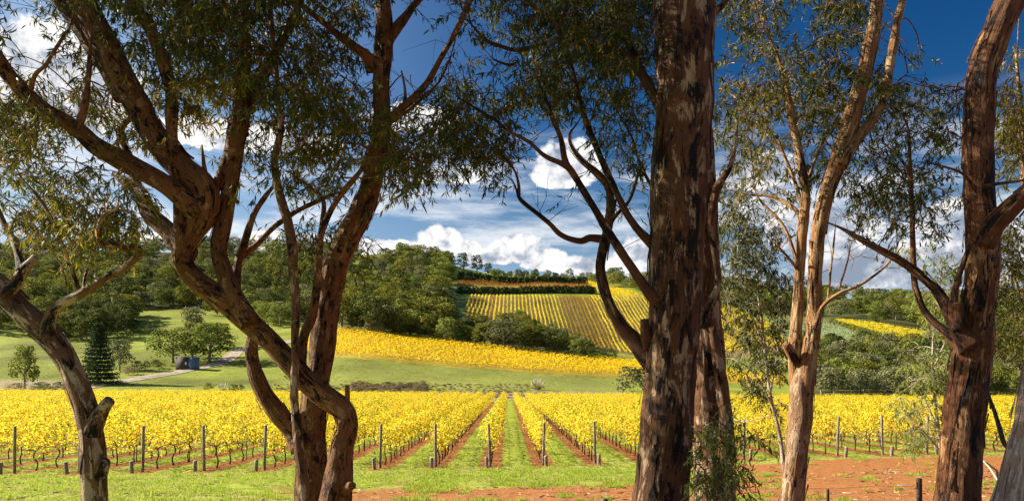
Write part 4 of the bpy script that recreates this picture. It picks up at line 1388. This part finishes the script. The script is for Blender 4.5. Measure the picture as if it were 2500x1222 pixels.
def build_grass():
    rs = np.random.default_rng(9)

    def tuft(seed, nb, h, mat, lean):
        r2 = np.random.default_rng(seed)
        th = r2.uniform(0, 6.28, nb)
        rad = r2.uniform(0, .13, nb)
        O = np.stack([np.cos(th) * rad, np.sin(th) * rad, np.zeros(nb) - .01], -1)
        D = unit(np.stack([r2.normal(size=nb) * lean, r2.normal(size=nb) * lean, np.ones(nb)], -1))
        L = r2.uniform(.5, 1.1, nb) * h
        V, Tr, Q = leaf_arrays(O, D, L, np.full(nb, .012), r2)
        return np_mesh('tuft', V, Tr, Q, mat, False, {'v': np.repeat(np.clip(.5 + r2.normal(size=nb) * .22, 0, 1), 6)})
    src = []
    for s in range(3):
        src.append(tag(link('grass_tuft', tuft(s, 26, .15, M['grass_blade'], .55), None, (-3.0 + s * 2.5, 27.0, g1(-3.0 + s * 2.5, 27.0))), 'green grass tuft on the headland', None, None, 'stuff'))
    for s in range(2):
        src.append(tag(link('straw_tuft', tuft(10 + s, 20, .10, M['straw_blade'], 1.4), None, (6.0 + s * 2, 27.0, g1(6.0 + s * 2, 27.0))), 'dry straw tuft on the red soil', None, None, 'stuff'))
    n = 60000
    y = 14 + 66 * rs.random(n) ** 1.5
    x = (rs.random(n) * 2 - 1) * (0.66 * y)
    px = 1250 + F * x / y
    df = dfront(x)
    ph = (x - ROW0 + 0.005 * (y - 36)) / RSP
    dist = np.abs(ph - np.round(ph)) * RSP
    lane = (y > df - 1.0)
    keep = np.where(lane, dist > 0.58 + (vnoise(x * 3, y * 3, 4) - .5) * .5, True)
    nz = vnoise(x * 0.8, y * 0.8, 21) * .6 + vnoise(x * 3, y * 3, 22) * .4
    soil = np.clip((px - 1450) / 500, 0, 1) * np.clip((df - 0.3 - y) / 3, 0, 1) * 0.98
    soil = np.maximum(soil, np.clip((df - 9.3 - y) / 3.5, 0, 1) * np.clip((px - 450) / 450, 0.25, 1) * 0.9)
    soil = np.maximum(soil, np.clip((px - 200) / 500, 0, 1) * np.clip((df - 4 - y) / 5, 0, 1) * 0.45)
    keep &= lane | (nz > 0.15 + soil * 0.62)
    x, y, px, soil, lane = x[keep], y[keep], px[keep], soil[keep], lane[keep]
    dry = np.where(lane, 0.05, np.clip((px - 300) / 1000, 0.16, .85) * np.clip((dfront(x) - y) / 3, 0, 1))
    isdry = rs.random(len(x)) < dry
    pick = np.where(isdry, rs.integers(3, 5, len(x)), rs.integers(0, 3, len(x)))
    scl = rs.uniform(.5, 1.15, len(x)) * np.where(vnoise(x, y, 30) > .6, 1.25, .85)
    scatter('grass', np.column_stack([x, y, gz(x, y)]), rs.uniform(0, 6.28, len(x)), scl, pick, src, 'bright green grass of the vineyard lanes and headland with dry patches', 'grass')


def build_litter():
    """fallen gum leaves, bark flakes and sticks on the headland"""
    rs = np.random.default_rng(77)
    n = 9000
    y = 13 + 22 * rs.random(n)
    x = (rs.random(n) * 2 - 1) * .66 * y
    ok = (y < dfront(x) - .5) & (vnoise(x * 1.2, y * 1.2, 51) > .55)
    x, y = x[ok], y[ok]
    n = len(x)
    O = np.column_stack([x, y, gz(x, y) + .02])
    th = rs.uniform(0, 6.28, n)
    D = unit(np.stack([np.cos(th), np.sin(th), rs.normal(size=n) * .12], -1))
    L = rs.uniform(.07, .22, n)
    V, Tr, Q = leaf_arrays(O, D, L, L * rs.uniform(.14, .28, n), rs)
    b = Bag()
    b.add(V, Q, Tr, None, np.repeat(np.clip(rs.beta(3, 2, n), 0, 1), 6))
    tag(link('leaf_litter', b.mesh('leaf_litter', M['litter'], False)), 'fallen dry leaves and bark flakes scattered over the headland', 'litter', None, 'stuff')
    b = Bag()
    for i in range(110):
        yy = rs.uniform(14, 31)
        xx = rs.uniform(-.64, .64) * yy
        if yy > dfront(xx) - 1:
            continue
        a = rs.uniform(0, 6.28)
        L = rs.uniform(.15, .5)
        pts = []
        for t in (0, .33, .66, 1):
            q = (xx + math.cos(a) * L * t + rs.normal() * .03, yy + math.sin(a) * L * t + rs.normal() * .03)
            pts.append((q[0], q[1], g1(*q) + .015, .011 * (1.1 - t)))
        b.tube(pts, 4)
    tag(link('stick_litter', b.mesh('stick_litter', M['dry_wood'], True)), 'thin dry sticks scattered over the red headland soil', 'litter', None, 'stuff')


build_vineyard()
build_posts()
build_grass()
build_litter()


def build_tussocks():
    rs = np.random.default_rng(91)
    src = [o for o in col.objects if o.name.startswith(('grass_tuft', 'straw_tuft'))]
    P = []
    for poly, n in (([(-40, 800), (330, 780), (620, 790), (740, 860), (600, 950), (-40, 950)], 2600), ([(800, 880), (1520, 925), (1520, 955), (800, 955)], 1500)):
        xs, ys = [p[0] for p in poly], [p[1] for p in poly]
        px, py = rs.uniform(min(xs), max(xs), n * 2), rs.uniform(min(ys), max(ys), n * 2)
        ok = inpoly(px, py, poly) & (vnoise(px / 40, py / 12, 61) > .35)
        for a, b in list(zip(px[ok], py[ok]))[:n]:
            P.append(pix_ground(a, b, 174, 450))
    P = np.array(P)
    n = len(P)
    scatter('pasture_grass', P, rs.uniform(0, 6.28, n), np.column_stack([rs.uniform(3, 7, n)] * 2 + [rs.uniform(1.2, 2.6, n)]), np.where(rs.random(n) < .3, rs.integers(3, 5, n), rs.integers(0, 3, n)), src, 'rough grass tussocks on the green pastures beyond the vineyard', 'grass')


build_tussocks()


# ------------------------------------------------------------------ far trees
def crown_mesh(seed, mat, h=10.0, w=9.0, lobes=16, n=1900, card=0.62, base=0.10, flat=0.8):
    """a crown built of leaf faces over many uneven lobes, gaps between them"""
    rs = np.random.default_rng(seed)
    C, Nn, v = [], [], []
    for i in range(lobes):
        th = i * 2.399 + rs.uniform(-.5, .5)
        t = (i + .5) / lobes
        zz = base + (1 - base) * (0.12 + 0.80 * t)
        rr = w * 0.5 * math.sqrt(max(0.04, 1 - ((t - .34) / .76) ** 2)) * rs.uniform(.45, .85)
        c = np.array([math.cos(th) * rr, math.sin(th) * rr, zz * h])
        R = w * rs.uniform(.15, .26)
        k = n // lobes
        q = unit(rs.normal(size=(k, 3)))
        q[:, 2] = np.where(q[:, 2] < -.3, -q[:, 2], q[:, 2])
        sh = rs.uniform(.55, 1.08, k)[:, None]
        C.append(c + q * R * sh * np.array([1.1, 1.1, flat]))
        Nn.append(q)
        v.append(np.clip(.5 + rs.normal(size=k) * .16 + rs.normal() * .13, 0, 1))
    C, Nn, v = np.concatenate(C), np.concatenate(Nn), np.concatenate(v)
    C[:, 2] = np.minimum(C[:, 2], h)
    V, Q = cards(C, rs.uniform(.6, 1.3, len(C)) * card, rs, .15, Nn * .9)
    return np_mesh('crown', V, None, Q, mat, False, {'v': np.repeat(v, 4)})


def far_trunk(seed, h=10.0):
    rs = np.random.default_rng(seed)
    b = Bag()
    a = rs.normal(size=2) * .4
    b.tube(catmull([(0, 0, -.5, .34), (a[0] * .3, a[1] * .3, h * .2, .27), (a[0], a[1], h * .5, .18), (a[0] * .5, a[1], h * .82, .07)], 1.2), 7, .1, seed)
    for k in range(4):
        th = rs.uniform(0, 6.28)
        z0 = h * rs.uniform(.2, .45)
        L = h * rs.uniform(.2, .35)
        b.tube(catmull([(a[0] * .6, a[1] * .6, z0, .13), (a[0] * .6 + math.cos(th) * L * .5, a[1] * .6 + math.sin(th) * L * .5, z0 + L * .45, .09), (a[0] * .6 + math.cos(th) * L, a[1] * .6 + math.sin(th) * L, z0 + L * 1.1, .04)], 1.0), 5, .1, seed + k)
    return b.mesh('far_trunk', M['far_bark'], True)


def conifer_mesh(seed, h=16.0, w=11.0, n=9500):
    rs = np.random.default_rng(seed)
    C, Nn = [], []
    tiers = 15
    for i in range(tiers):
        t = i / (tiers - 1)
        R = w * .5 * (1 - t) ** .7 * rs.uniform(.86, 1.05) + .25
        z0 = h * (.05 + .93 * t)
        arms = max(5, int(13 * (1 - t) + 4))
        for a in range(arms):
            th = a / arms * 6.283 + rs.uniform(-.25, .25) + i
            k = int(n / tiers / arms * (1.7 - t))
            f = np.sqrt(rs.random(k))
            ra = R * rs.uniform(.8, 1.1)
            r = f * ra
            C.append(np.stack([np.cos(th) * r + rs.normal(size=k) * .5, np.sin(th) * r + rs.normal(size=k) * .5, z0 - r * .16 + .9 * f**3 + rs.normal(size=k) * .22], -1))
    C = np.concatenate(C)
    V, Q = cards(C, rs.uniform(.35, .75, len(C)), rs, .3, None, .5)
    v = np.clip(.5 + rs.normal(size=len(C)) * .2, 0, 1)
    return np_mesh('crown', V, None, Q, M['needle'], False, {'v': np.repeat(v, 4)})


KINDS = {'gum': 'tree_leaf', 'dark': 'tree_leaf_dark', 'light': 'tree_leaf_light', 'grey': 'tree_leaf_grey'}
CR = {k: [crown_mesh(100 + i * 7 + j * 31, M[m], 10.0, 8.6 + 1.2 * (i % 3), 14 + 2 * (i % 4)) for i in range(5)] for j, (k, m) in enumerate(KINDS.items())}
BU = {k: [crown_mesh(500 + i * 7 + j * 31, M[m], 10.0, 12.0, 14, 900, .9, .02, .9) for i in range(3)] for j, (k, m) in enumerate(list(KINDS.items()) + [('scrub', 'scrub_leaf')])}
CRP = [crown_mesh(900 + i, M['tree_leaf_dark'], 10.0, 6.0, 16, 1200, .55, .2, .6) for i in range(3)]
TK = [far_trunk(40 + i) for i in range(4)]
tree_list = []     # (pixel height, x, y, z, height m, width scale, kind, label, group)


def plant(px, py, h, kind, label, group, w=1.0, dmin=174, dmax=1000):
    x, y, z = pix_ground(px, py, dmin, dmax)
    tree_list.append((h * F / y, x, y, z, h, w, kind, label, group))


def wood(poly, spacing, hmin, hmax, kinds, label, group, seed, y0=None):
    """fill a patch of ground (outline given on the ground as seen) with trees"""
    rs = np.random.default_rng(seed)
    xs, ys = [p[0] for p in poly], [p[1] for p in poly]
    pts = []
    tries = 0
    while tries < 1800:
        tries += 1
        px, py = rs.uniform(min(xs), max(xs)), rs.uniform(min(ys), max(ys))
        if not inpoly(np.array([px]), np.array([py]), poly)[0]:
            continue
        x, y, z = pix_ground(px, py, 174, 1000)
        if any((x - a) ** 2 + ((y - b) * .8) ** 2 < spacing ** 2 for a, b in pts):
            continue
        pts.append((x, y))
        h = rs.uniform(hmin, hmax)
        k = kinds[int(rs.integers(len(kinds)))]
        lab = label.format({'gum': 'olive green', 'dark': 'dark green', 'light': 'light green', 'grey': 'grey-green', 'pine': 'dark pointed'}[k])
        tree_list.append((h * F / y, x, y, z, h, rs.uniform(.85, 1.25), k, lab, group))


wood(F_WOODL, 11.5, 11, 17, ['gum', 'gum', 'dark', 'dark'], '{} gum tree in the wood on the left hillside', 'trees of the left hillside wood', 1)
wood([(90, 765), (200, 768), (330, 770), (320, 815), (200, 835), (90, 830)], 7.5, 10, 14, ['dark', 'dark', 'gum'], '{} tree in the shady grove left of the bright paddock', 'trees of the shady grove', 2)
wood([(-60, 770), (90, 768), (90, 810), (-60, 815)], 9, 9, 13, ['gum', 'dark'], '{} tree at the left end of the shady grove', 'trees of the shady grove', 12)
wood([(315, 742), (530, 742), (560, 770), (540, 780), (480, 756), (315, 756)], 8, 10, 13, ['gum', 'light', 'gum'], '{} tree in the belt behind the bright paddock', 'trees of the paddock belt', 3)
wood([(600, 745), (840, 725), (840, 770), (760, 780), (690, 800), (600, 785)], 9.5, 9, 13, ['gum', 'light', 'dark'], '{} tree on the slope left of the golden vineyard', 'trees above the golden vineyard', 4)
wood(F_WOODC, 10.5, 11, 16, ['gum', 'gum', 'dark'], '{} gum tree in the wood on the central hill', 'trees of the central wood', 5)
wood([(835, 800), (1110, 828), (1110, 840), (835, 812)], 8, 7, 11, ['grey', 'gum', 'light'], '{} tree along the upper edge of the golden vineyard', 'trees above the golden vineyard', 6)
wood(F_WOODE, 7, 6, 9.5, ['gum', 'grey', 'dark'], '{} tree in the clump below the striped hill vineyard', 'trees of the clump below the hill vineyard', 7)
wood([(1970, 905), (2190, 900), (2500, 905), (2560, 905), (2560, 968), (1970, 968)], 6.0, 6, 10, ['grey', 'gum', 'dark', 'grey', 'light'], '{} tree in the thicket behind the right of the vineyard', 'trees of the right thicket', 8)
wood([(1960, 865), (2200, 868), (2540, 868), (2540, 900), (1960, 900)], 8.5, 8, 12, ['grey', 'gum', 'dark'], '{} tree at the back of the right thicket', 'trees of the right thicket', 18)
wood(F_RIDGE, 12.5, 10, 15, ['gum', 'gum', 'light', 'dark'], '{} gum tree in the wood on the right ridge', 'trees of the right ridge wood', 9)
wood([(1200, 676), (1500, 684), (1500, 690), (1200, 681)], 6.5, 5, 9.5, ['dark', 'gum'], '{} tree on the skyline above the conifer hedges', 'skyline trees', 10)
wood([(1495, 690), (1600, 700), (1600, 715), (1495, 700)], 11, 10, 15, ['gum', 'light'], '{} tree on the skyline right of the striped hill vineyard', 'skyline trees', 11)
wood([(1600, 686), (1780, 705), (1780, 730), (1600, 712)], 14, 10, 15, ['gum', 'dark'], '{} tree on the skyline behind the massive trunk', 'skyline trees', 13)
for (px, py, h, k, lab, w) in [
    (1130, 668, 20, 'pine', 'left of two tall pointed trees on the skyline', 1.0), (1165, 672, 19, 'pine', 'right of two tall pointed trees on the skyline', 1.0), (1192, 676, 13, 'pine', 'small pointed skyline tree beside two taller ones', 1.1),
    (422, 886, 11.5, 'light', 'round light green tree beside the dark shed', 1.35), (470, 874, 13.0, 'gum', 'round olive tree just behind the dark shed', 1.25), (510, 884, 13.5, 'light', 'taller light green tree right of the dark shed', 1.3), (540, 852, 10.0, 'gum', 'olive tree beside the bend of the gravel track', .9), (470, 805, 10.5, 'grey', 'grey-green tree uphill of the dark shed', 1.2),
    (292, 905, 10.0, 'grey', 'pale grey-green tree right beside the conifer', .8), (60, 948, 11.0, 'light', 'thin pale young tree at the far left paddock edge', .7), (1020, 826, 12, 'light', 'light green tree at the top edge of the golden vineyard', 1.3), (960, 815, 12, 'grey', 'grey-green tree above the golden vineyard, left of the light one', 1.3),
    (1230, 852, 11.5, 'grey', 'broad grey-green tree in the middle of the clump', 1.4), (1180, 845, 9.5, 'gum', 'broad olive tree at the left of the clump', 1.3), (1300, 860, 10.5, 'gum', 'broad olive tree right of the middle of the clump', 1.3), (1360, 868, 9, 'dark', 'dark tree at the right end of the clump', 1.3)]:
    plant(px, py, h, k, lab, None, w)
# shrubs
for (px, py, h, k, lab, w) in [
    (1548, 962, 7.0, 'grey', 'grey-green bush at the vineyard end left of massive trunk', 1.0), (578, 962, 2.4, 'dark', 'small dark green bush behind the near vines', 1.3), (510, 952, 2.0, 'gum', 'small olive bush on the grass below the track', 1.2),
    (1482, 880, 5, 'dark', 'dark bush right of the clump on the field edge', 1.3), (1440, 878, 5, 'dark', 'low dark bush closing the right end of the clump', 1.2), (345, 905, 3.2, 'dark', 'low dark shrub between conifer and shed', 1.5), (385, 900, 3.0, 'gum', 'low olive shrub left of the shed', 1.5), (318, 915, 2.6, 'scrub', 'brown scrubby shrub right of the conifer', 1.4),
    (150, 955, 2.6, 'grey', 'grey scrubby shrub left of the conifer', 1.6), (100, 955, 2.4, 'grey', 'grey scrubby shrub second left of the conifer', 1.6), (40, 958, 2.4, 'scrub', 'brown scrubby shrub behind the far left vines', 1.6), (200, 958, 2.2, 'scrub', 'brown scrubby shrub at the foot of the conifer', 1.5)]:
    plant(px, py, h, 'bush_' + k, lab, None, w)
for i, t in enumerate(np.linspace(0, 1, 20)):
    plant(2030 + 190 * t, 792 + 56 * t, 3.6, 'bush_dark', 'dark shrub in the hedge line between green and yellow fields', 'hedge shrubs', 1.0)


def build_trees():
    tree_list.sort(key=lambda t: -t[0])
    keep = tree_list[:300] + [t for t in tree_list[300:] if t[8] is None]
    by = {}
    for t in keep:
        by.setdefault(t[7], []).append(t)
    nth = {}
    for lab, ts in by.items():
        ts.sort(key=lambda t: t[1] / t[2])
        for i, t in enumerate(ts):
            nth[id(t)] = lab if len(ts) == 1 else f'{lab}, {ordinal(i + 1)} from left'
    rs = np.random.default_rng(17)
    big, rest = [], []
    for t in tree_list:
        (big if id(t) in nth else rest).append(t)
    src = {}
    for t_ in big:
        (hp, x, y, z, h, w, kind, lab, grp) = t_
        bush = kind.startswith('bush_')
        r = empty('shrub' if bush else 'gum_tree' if kind != 'pine' else 'pine_tree', (x, y, z - .15), rs.uniform(0, 6.28))
        s = h / 10.0
        r.scale = (s * w * rs.uniform(.92, 1.08), s * w * rs.uniform(.92, 1.08), s)
        tag(r, nth[id(t_)], 'shrub' if bush else 'tree', grp)
        if bush:
            me = BU[kind[5:]][int(rs.integers(3))]
        elif kind == 'pine':
            me = CRP[int(rs.integers(3))]
        else:
            me = CR[kind][int(rs.integers(5))]
        if not bush:
            link('trunk', TK[int(rs.integers(4))], r)
        c = tag(link('crown', me, r), kind='stuff')
        src.setdefault(me.name, c)
    if rest:
        S = [src[m.name] for k in ('gum', 'dark', 'light', 'grey') for m in CR[k] if m.name in src]
        P = np.array([(t[1], t[2], t[3] - .15) for t in rest])
        sc_ = np.array([(t[4] / 10 * t[5], t[4] / 10 * t[5], t[4] / 10) for t in rest])
        scatter('forest', P, rs.uniform(0, 6.28, len(rest)), sc_, rs.integers(0, len(S), len(rest)), S, 'distant olive green forest on the far hillsides', 'forest')
    # the conifer by the track
    x, y, z = pix_ground(240, 938, 174)
    r = empty('conifer', (x, y, z))
    tag(r, 'dark green conical conifer beside the gravel track', 'tree')
    link('trunk', TK[0], r)
    tag(link('crown', conifer_mesh(5), r), kind='stuff')
    print('TREES', len(big), len(rest))


def build_hedge(p0, p1, n, h, lab, seed):
    """dense windbreak of narrow conifers seen as one dark serrated hedge"""
    rs = np.random.default_rng(seed)
    a, b = pix_ground(*p0, 560, 900), pix_ground(*p1, 560, 900)
    C, Nn = [], []
    for i in range(n):
        t = i / (n - 1)
        x, y = a[0] + (b[0] - a[0]) * t + rs.normal() * .3, a[1] + (b[1] - a[1]) * t + rs.normal() * .3
        z = g1(x, y)
        hh = h * rs.uniform(.85, 1.15)
        k = 260
        f = rs.random(k) ** 1.2
        R = 1.75 * (1 - f) ** .5 + .2
        th = rs.uniform(0, 6.28, k)
        C.append(np.stack([x + np.cos(th) * R, y + np.sin(th) * R, z + f * hh + .2], -1))
        Nn.append(np.stack([np.cos(th), np.sin(th), np.full(k, .4)], -1))
    C, Nn = np.concatenate(C), np.concatenate(Nn)
    V, Q = cards(C, rs.uniform(.5, 1.1, len(C)), rs, .2, Nn)
    o = np.array([a[0], a[1], a[2]])
    me = np_mesh('hedge', V - o[None], None, Q, M['needle'], False, {'v': np.repeat(np.clip(.45 + rs.normal(size=len(C)) * .2, 0, 1), 4)})
    tag(link('conifer_hedge', me, None, tuple(o)), lab, 'hedge', 'conifer hedges on the hill')


def row_mesh(pts, rs, mat, per_m, hh, ww, card, tint):
    """one far vine row as a ragged ribbon of leaf faces; pts = ground points along the row"""
    C = []
    for a, b in zip(pts[:-1], pts[1:]):
        a, b = np.array(a), np.array(b)
        L = np.linalg.norm(b - a)
        k = max(1, int(L * per_m))
        t = rs.random((k, 1))
        q = a + (b - a) * t
        q[:, 0] += rs.normal(size=k) * ww
        q[:, 1] += rs.normal(size=k) * ww
        q[:, 2] += .55 + hh * rs.beta(1.6, 1.3, k)
        C.append(q)
    C = np.concatenate(C)
    V, Q = cards(C, rs.uniform(.7, 1.3, len(C)) * card, rs, .2)
    v = np.clip(tint + rs.normal(size=len(C)) * .18, 0, 1)
    o = np.array(pts[0])
    return np_mesh('vine_row', V - o[None], None, Q, mat, False, {'v': np.repeat(v, 4)}), tuple(o)


def build_far_vineyards():
    rs = np.random.default_rng(23)
    # striped hill vineyard: every row is its own thing
    rows = []
    for k in range(-20, 70):
        X = k * 2.65 - 0.6
        ys = np.arange(415, 640, 4.0)
        z = gz(np.full(len(ys), X), ys)
        px, py = to_px(X, ys, z)
        ins = inpoly(px, py, F_HILL)
        if ins.sum() < 3:
            continue
        seg = [(X, float(yy), float(zz)) for yy, zz, i in zip(ys, z, ins) if i]
        rows.append((X, seg, px[ins].mean()))
    for i, (X, seg, pm) in enumerate(rows):
        tint = .42 + .3 * (vnoise(np.array([i * .35]), np.array([1.0]), 3)[0] - .5)
        if 1385 < pm < 1475:
            tint = .08 + .1 * rs.random()
        me, o = row_mesh(seg, rs, M['vine_leaf_gold' if tint < .3 else 'vine_leaf'], 9, 1.35, .22, .55, tint)
        r = link('vine_row', me, None, o)
        tag(r, f'yellow vine row on the striped hill vineyard, {ordinal(i + 1)} from its left edge', 'vine row', 'vine rows of the hill vineyard')
    # golden vineyard in the middle distance
    def block(name, poly, lab, mat, ang, sp, d0, d1, x0, x1, per_m, tint, card=.5):
        c, s = math.cos(ang), math.sin(ang)
        allV, allQ, allv, nn = [], [], [], 0
        for k in range(-160, 160):
            tt_ = np.arange(-220, 220, 3.0)
            xm, ym = (x0 + x1) / 2, (d0 + d1) / 2
            X = xm + tt_ * c - k * sp * s
            Y = ym + tt_ * s + k * sp * c
            ok = (Y > d0) & (Y < d1) & (X > x0) & (X < x1)
            if ok.sum() < 2:
                continue
            X, Y = X[ok], Y[ok]
            Z = gz(X, Y)
            px, py = to_px(X, Y, Z)
            ins = inpoly(px, py, poly)
            if ins.sum() < 2:
                continue
            X, Y, Z = X[ins], Y[ins], Z[ins]
            m = int(per_m * 3)
            n = len(X) * m
            t = rs.random(n) * 3
            C = np.stack([np.repeat(X, m) + t * c + rs.normal(size=n) * .2, np.repeat(Y, m) + t * s + rs.normal(size=n) * .2, np.repeat(Z, m) + .6 + 1.3 * rs.beta(1.6, 1.3, n)], -1)
            V, Q = cards(C, rs.uniform(.7, 1.3, n) * card, rs, .2)
            allV.append(V)
            allQ.append(Q + nn)
            nn += len(V)
            allv.append(np.repeat(np.clip(tint + rs.normal(size=n) * .2, 0, 1), 4))
        if allV:
            me = np_mesh(name, np.concatenate(allV), None, np.concatenate(allQ), mat, False, {'v': np.concatenate(allv)})
            tag(link(name, me), lab, 'vineyard', None, 'stuff')
    block('golden_vineyard_rows', F_MID, 'golden vine rows of the middle vineyard beyond the green pasture', M['vine_leaf_gold'], math.radians(-12), 2.4, 240, 345, -80, 115, 11, .85)
    block('right_vineyard_rows', F_RY, 'bright yellow vines of the small sloping field on the right', M['vine_leaf'], math.radians(35), 2.4, 380, 560, 140, 320, 5, .5, .7)
    block('hilltop_vineyard_rows', F_HTOP, 'rust orange vine strip between the two conifer hedges', M['vine_leaf_rust'], 0.0, 2.6, 640, 760, -60, 70, 3, .08, .8)
    block('crest_vineyard_rows', F_HRT, 'yellow and orange vines on the crest right of the hedges', M['vine_leaf_gold'], 0.6, 2.6, 600, 760, 50, 130, 3, .85, .8)
    block('young_vineyard_rows', F_RG, 'grey-green young vines of the sloping field on the right', M['tree_leaf_grey'], math.radians(15), 3.2, 360, 560, 110, 260, 2.0, .75, .7)


def build_track():
    # gravel track from the vineyard corner past the shed and up behind the gums
    CL = [(150, 955), (215, 945), (300, 932), (380, 918), (440, 907), (500, 896), (545, 883), (566, 868), (580, 857), (610, 848), (670, 838), (730, 830)]
    cl = [pix_ground(*a, 174)[:2] for a in CL]
    c = catmull([(p[0], p[1], 0) for p in cl], 1.0)
    q = np.linspace(0, len(c) - 1, 70)
    i = np.clip(q.astype(int), 0, len(c) - 2)
    c = c[i] + (c[i + 1] - c[i]) * (q - i)[:, None]
    for _ in range(4):
        c[1:-1] = (c[:-2] + c[1:-1] * 2 + c[2:]) / 4
    tg = unit(np.gradient(c, axis=0))
    nr = np.stack([-tg[:, 1], tg[:, 0], tg[:, 2] * 0], -1)
    A, B = c + nr * 3.1, c - nr * 3.1
    V = []
    nc = 9
    for j in range(nc):
        q = A + (B - A) * (j / (nc - 1))
        x, y = q[:, 0], q[:, 1]
        hump = 0.06 * math.cos((j / (nc - 1) - .5) * 3 * math.pi)
        V.append(np.stack([x, y, gz(x, y) + .12 + hump], -1))
    V = np.stack(V, 1).reshape(-1, 3)
    idx = np.arange(70 * nc).reshape(70, nc)
    Q = np.stack([idx[:-1, :-1], idx[:-1, 1:], idx[1:, 1:], idx[1:, :-1]], -1).reshape(-1, 4)
    tag(link('track', np_mesh('track', V, None, Q, M['track'], True)), 'pale gravel farm track curving past the shed', None, None, 'structure')


def box(bag, x0, x1, y0, y1, z0, z1):
    V = np.array([(x, y, z) for x in (x0, x1) for y in (y0, y1) for z in (z0, z1)], float)
    bag.add(V, [(0, 1, 3, 2), (4, 6, 7, 5), (0, 4, 5, 1), (2, 3, 7, 6), (0, 2, 6, 4), (1, 5, 7, 3)])


def build_shed():
    x, y, z = pix_ground(458, 901, 174)
    s = y / F                      # metres per photograph pixel at the shed
    r = empty('shed', (x, y, z), math.radians(-8))
    tag(r, 'small dark shed with a blue end wall beside the gravel track', 'shed')
    W, H, D = 48 * s, 32 * s, 3.4
    b = Bag(); box(b, -W * .5, W * .22, -D / 2, D / 2, -.3, H * .93)
    wl = link('wall', b.mesh('wall', M['shed_dark'], False), r)
    b = Bag(); box(b, W * .22 + .003, W * .5, -D / 2, D / 2, -.3, H * .94)
    tag(link('wall', b.mesh('wall', M['shed_blue'], False), r), 'blue-grey end wall')
    b = Bag()
    V = np.array([(-W * .56, -D / 2 - .3, H * .92), (W * .54, -D / 2 - .3, H * .99), (W * .54, D / 2 + .3, H * 1.04), (-W * .56, D / 2 + .3, H * .97)])
    V = np.vstack([V, V + np.array([0, 0, .12])])
    b.add(V, [(0, 3, 2, 1), (4, 5, 6, 7), (0, 1, 5, 4), (1, 2, 6, 5), (2, 3, 7, 6), (3, 0, 4, 7)])
    link('roof', b.mesh('roof', M['roof_grey'], False), r)
    b = Bag(); box(b, W * .26, W * .44, -D / 2 - .07, -D / 2 - .025, 0, H * .78)
    dr = link('door', b.mesh('door', M['shed_blue'], False), r)
    b = Bag(); box(b, W * .40, W * .425, -D / 2 - .12, -D / 2 - .072, H * .36, H * .42)
    link('handle', b.mesh('handle', M['shed_dark'], False), dr)
    b = Bag(); box(b, W * .02, W * .10, -D / 2 - .04, -D / 2 - .003, H * .36, H * .56)
    tag(link('notice', b.mesh('notice', M['white_paint'], False), r), 'small white notice board')


def pampas(px, py, hpx, lab):
    x, y, z = pix_ground(px, py, 174)
    s = y / F
    h = hpx * s
    rs = np.random.default_rng(int(px))
    r = empty('pampas_grass', (x, y, z))
    tag(r, lab, 'grass clump', 'pampas grass clumps')
    n = 220
    th = rs.uniform(0, 6.28, n)
    D = unit(np.stack([np.cos(th) * .5, np.sin(th) * .5, rs.uniform(.4, 1.2, n)], -1))
    V, Tr, Q = leaf_arrays(np.zeros((n, 3)) + rs.normal(size=(n, 3)) * np.array([.25, .25, 0]), D, rs.uniform(.35, .6, n) * h, np.full(n, .05), rs)
    tag(link('blades', np_mesh('blades', V, Tr, Q, M['scrub_leaf'], False, {'v': np.repeat(rs.random(n), 6)}), r), kind='stuff')
    for k in range(11):
        a = (k / 10 - .5) * 1.5 + rs.normal() * .08
        d = np.array([math.sin(a), rs.normal() * .3, math.cos(a)])
        d /= np.linalg.norm(d)
        b = Bag()
        b.tube([(0, 0, 0, .03), (*(d * h * .6), .025), (*(d * h * .68), .13), (*(d * h * .85), .17), (*(d * h), .03)], 6, .2, k)
        link('plume', b.mesh('plume', M['plume'], True), r)


def build_scrub():
    """dry reeds and brown scrub along the creek behind the near vineyard"""
    rs = np.random.default_rng(31)
    src = [o for o in col.objects if o.name.startswith('crown') and o.data.materials[0].name == 'scrub_leaf'][:1]
    P, S = [], []
    for i in range(900):
        px = rs.uniform(640, 1330)
        py = rs.uniform(938, 972) if px > 640 else rs.uniform(948, 972)
        if 240 < px < 620 and rs.random() < .75:
            continue
        if 840 < px < 1040 and rs.random() < .5:
            py = rs.uniform(942, 955)
        x, y, z = pix_ground(px, py, 174, 260)
        hh = rs.uniform(.2, 0.5) * (2.4 if 860 < px < 1040 else 1)
        P.append((x, y, z - .1))
        S.append((hh / 10 * 1.8, hh / 10 * 1.8, hh / 10))
    if src:
        scatter('dry_scrub_vegetation', P, rs.uniform(0, 6.28, len(P)), S, np.zeros(len(P)), src, 'dry brown reeds and scrub along the far edge of the near vineyard', 'scrub')


build_trees()
build_hedge((1117, 716), (1452, 716), 74, 5.4, 'lower dark conifer hedge along the top of the striped vineyard', 1)
build_hedge((1120, 682), (1432, 694), 70, 5.8, 'upper dark conifer hedge above the rust orange vine strip', 2)
build_far_vineyards()
build_track()
build_shed()
pampas(1314, 952, 30, 'white plumed pampas grass clump on the green pasture edge')
pampas(548, 960, 26, 'white plumed pampas grass clump beside the small dark bush')
build_scrub()
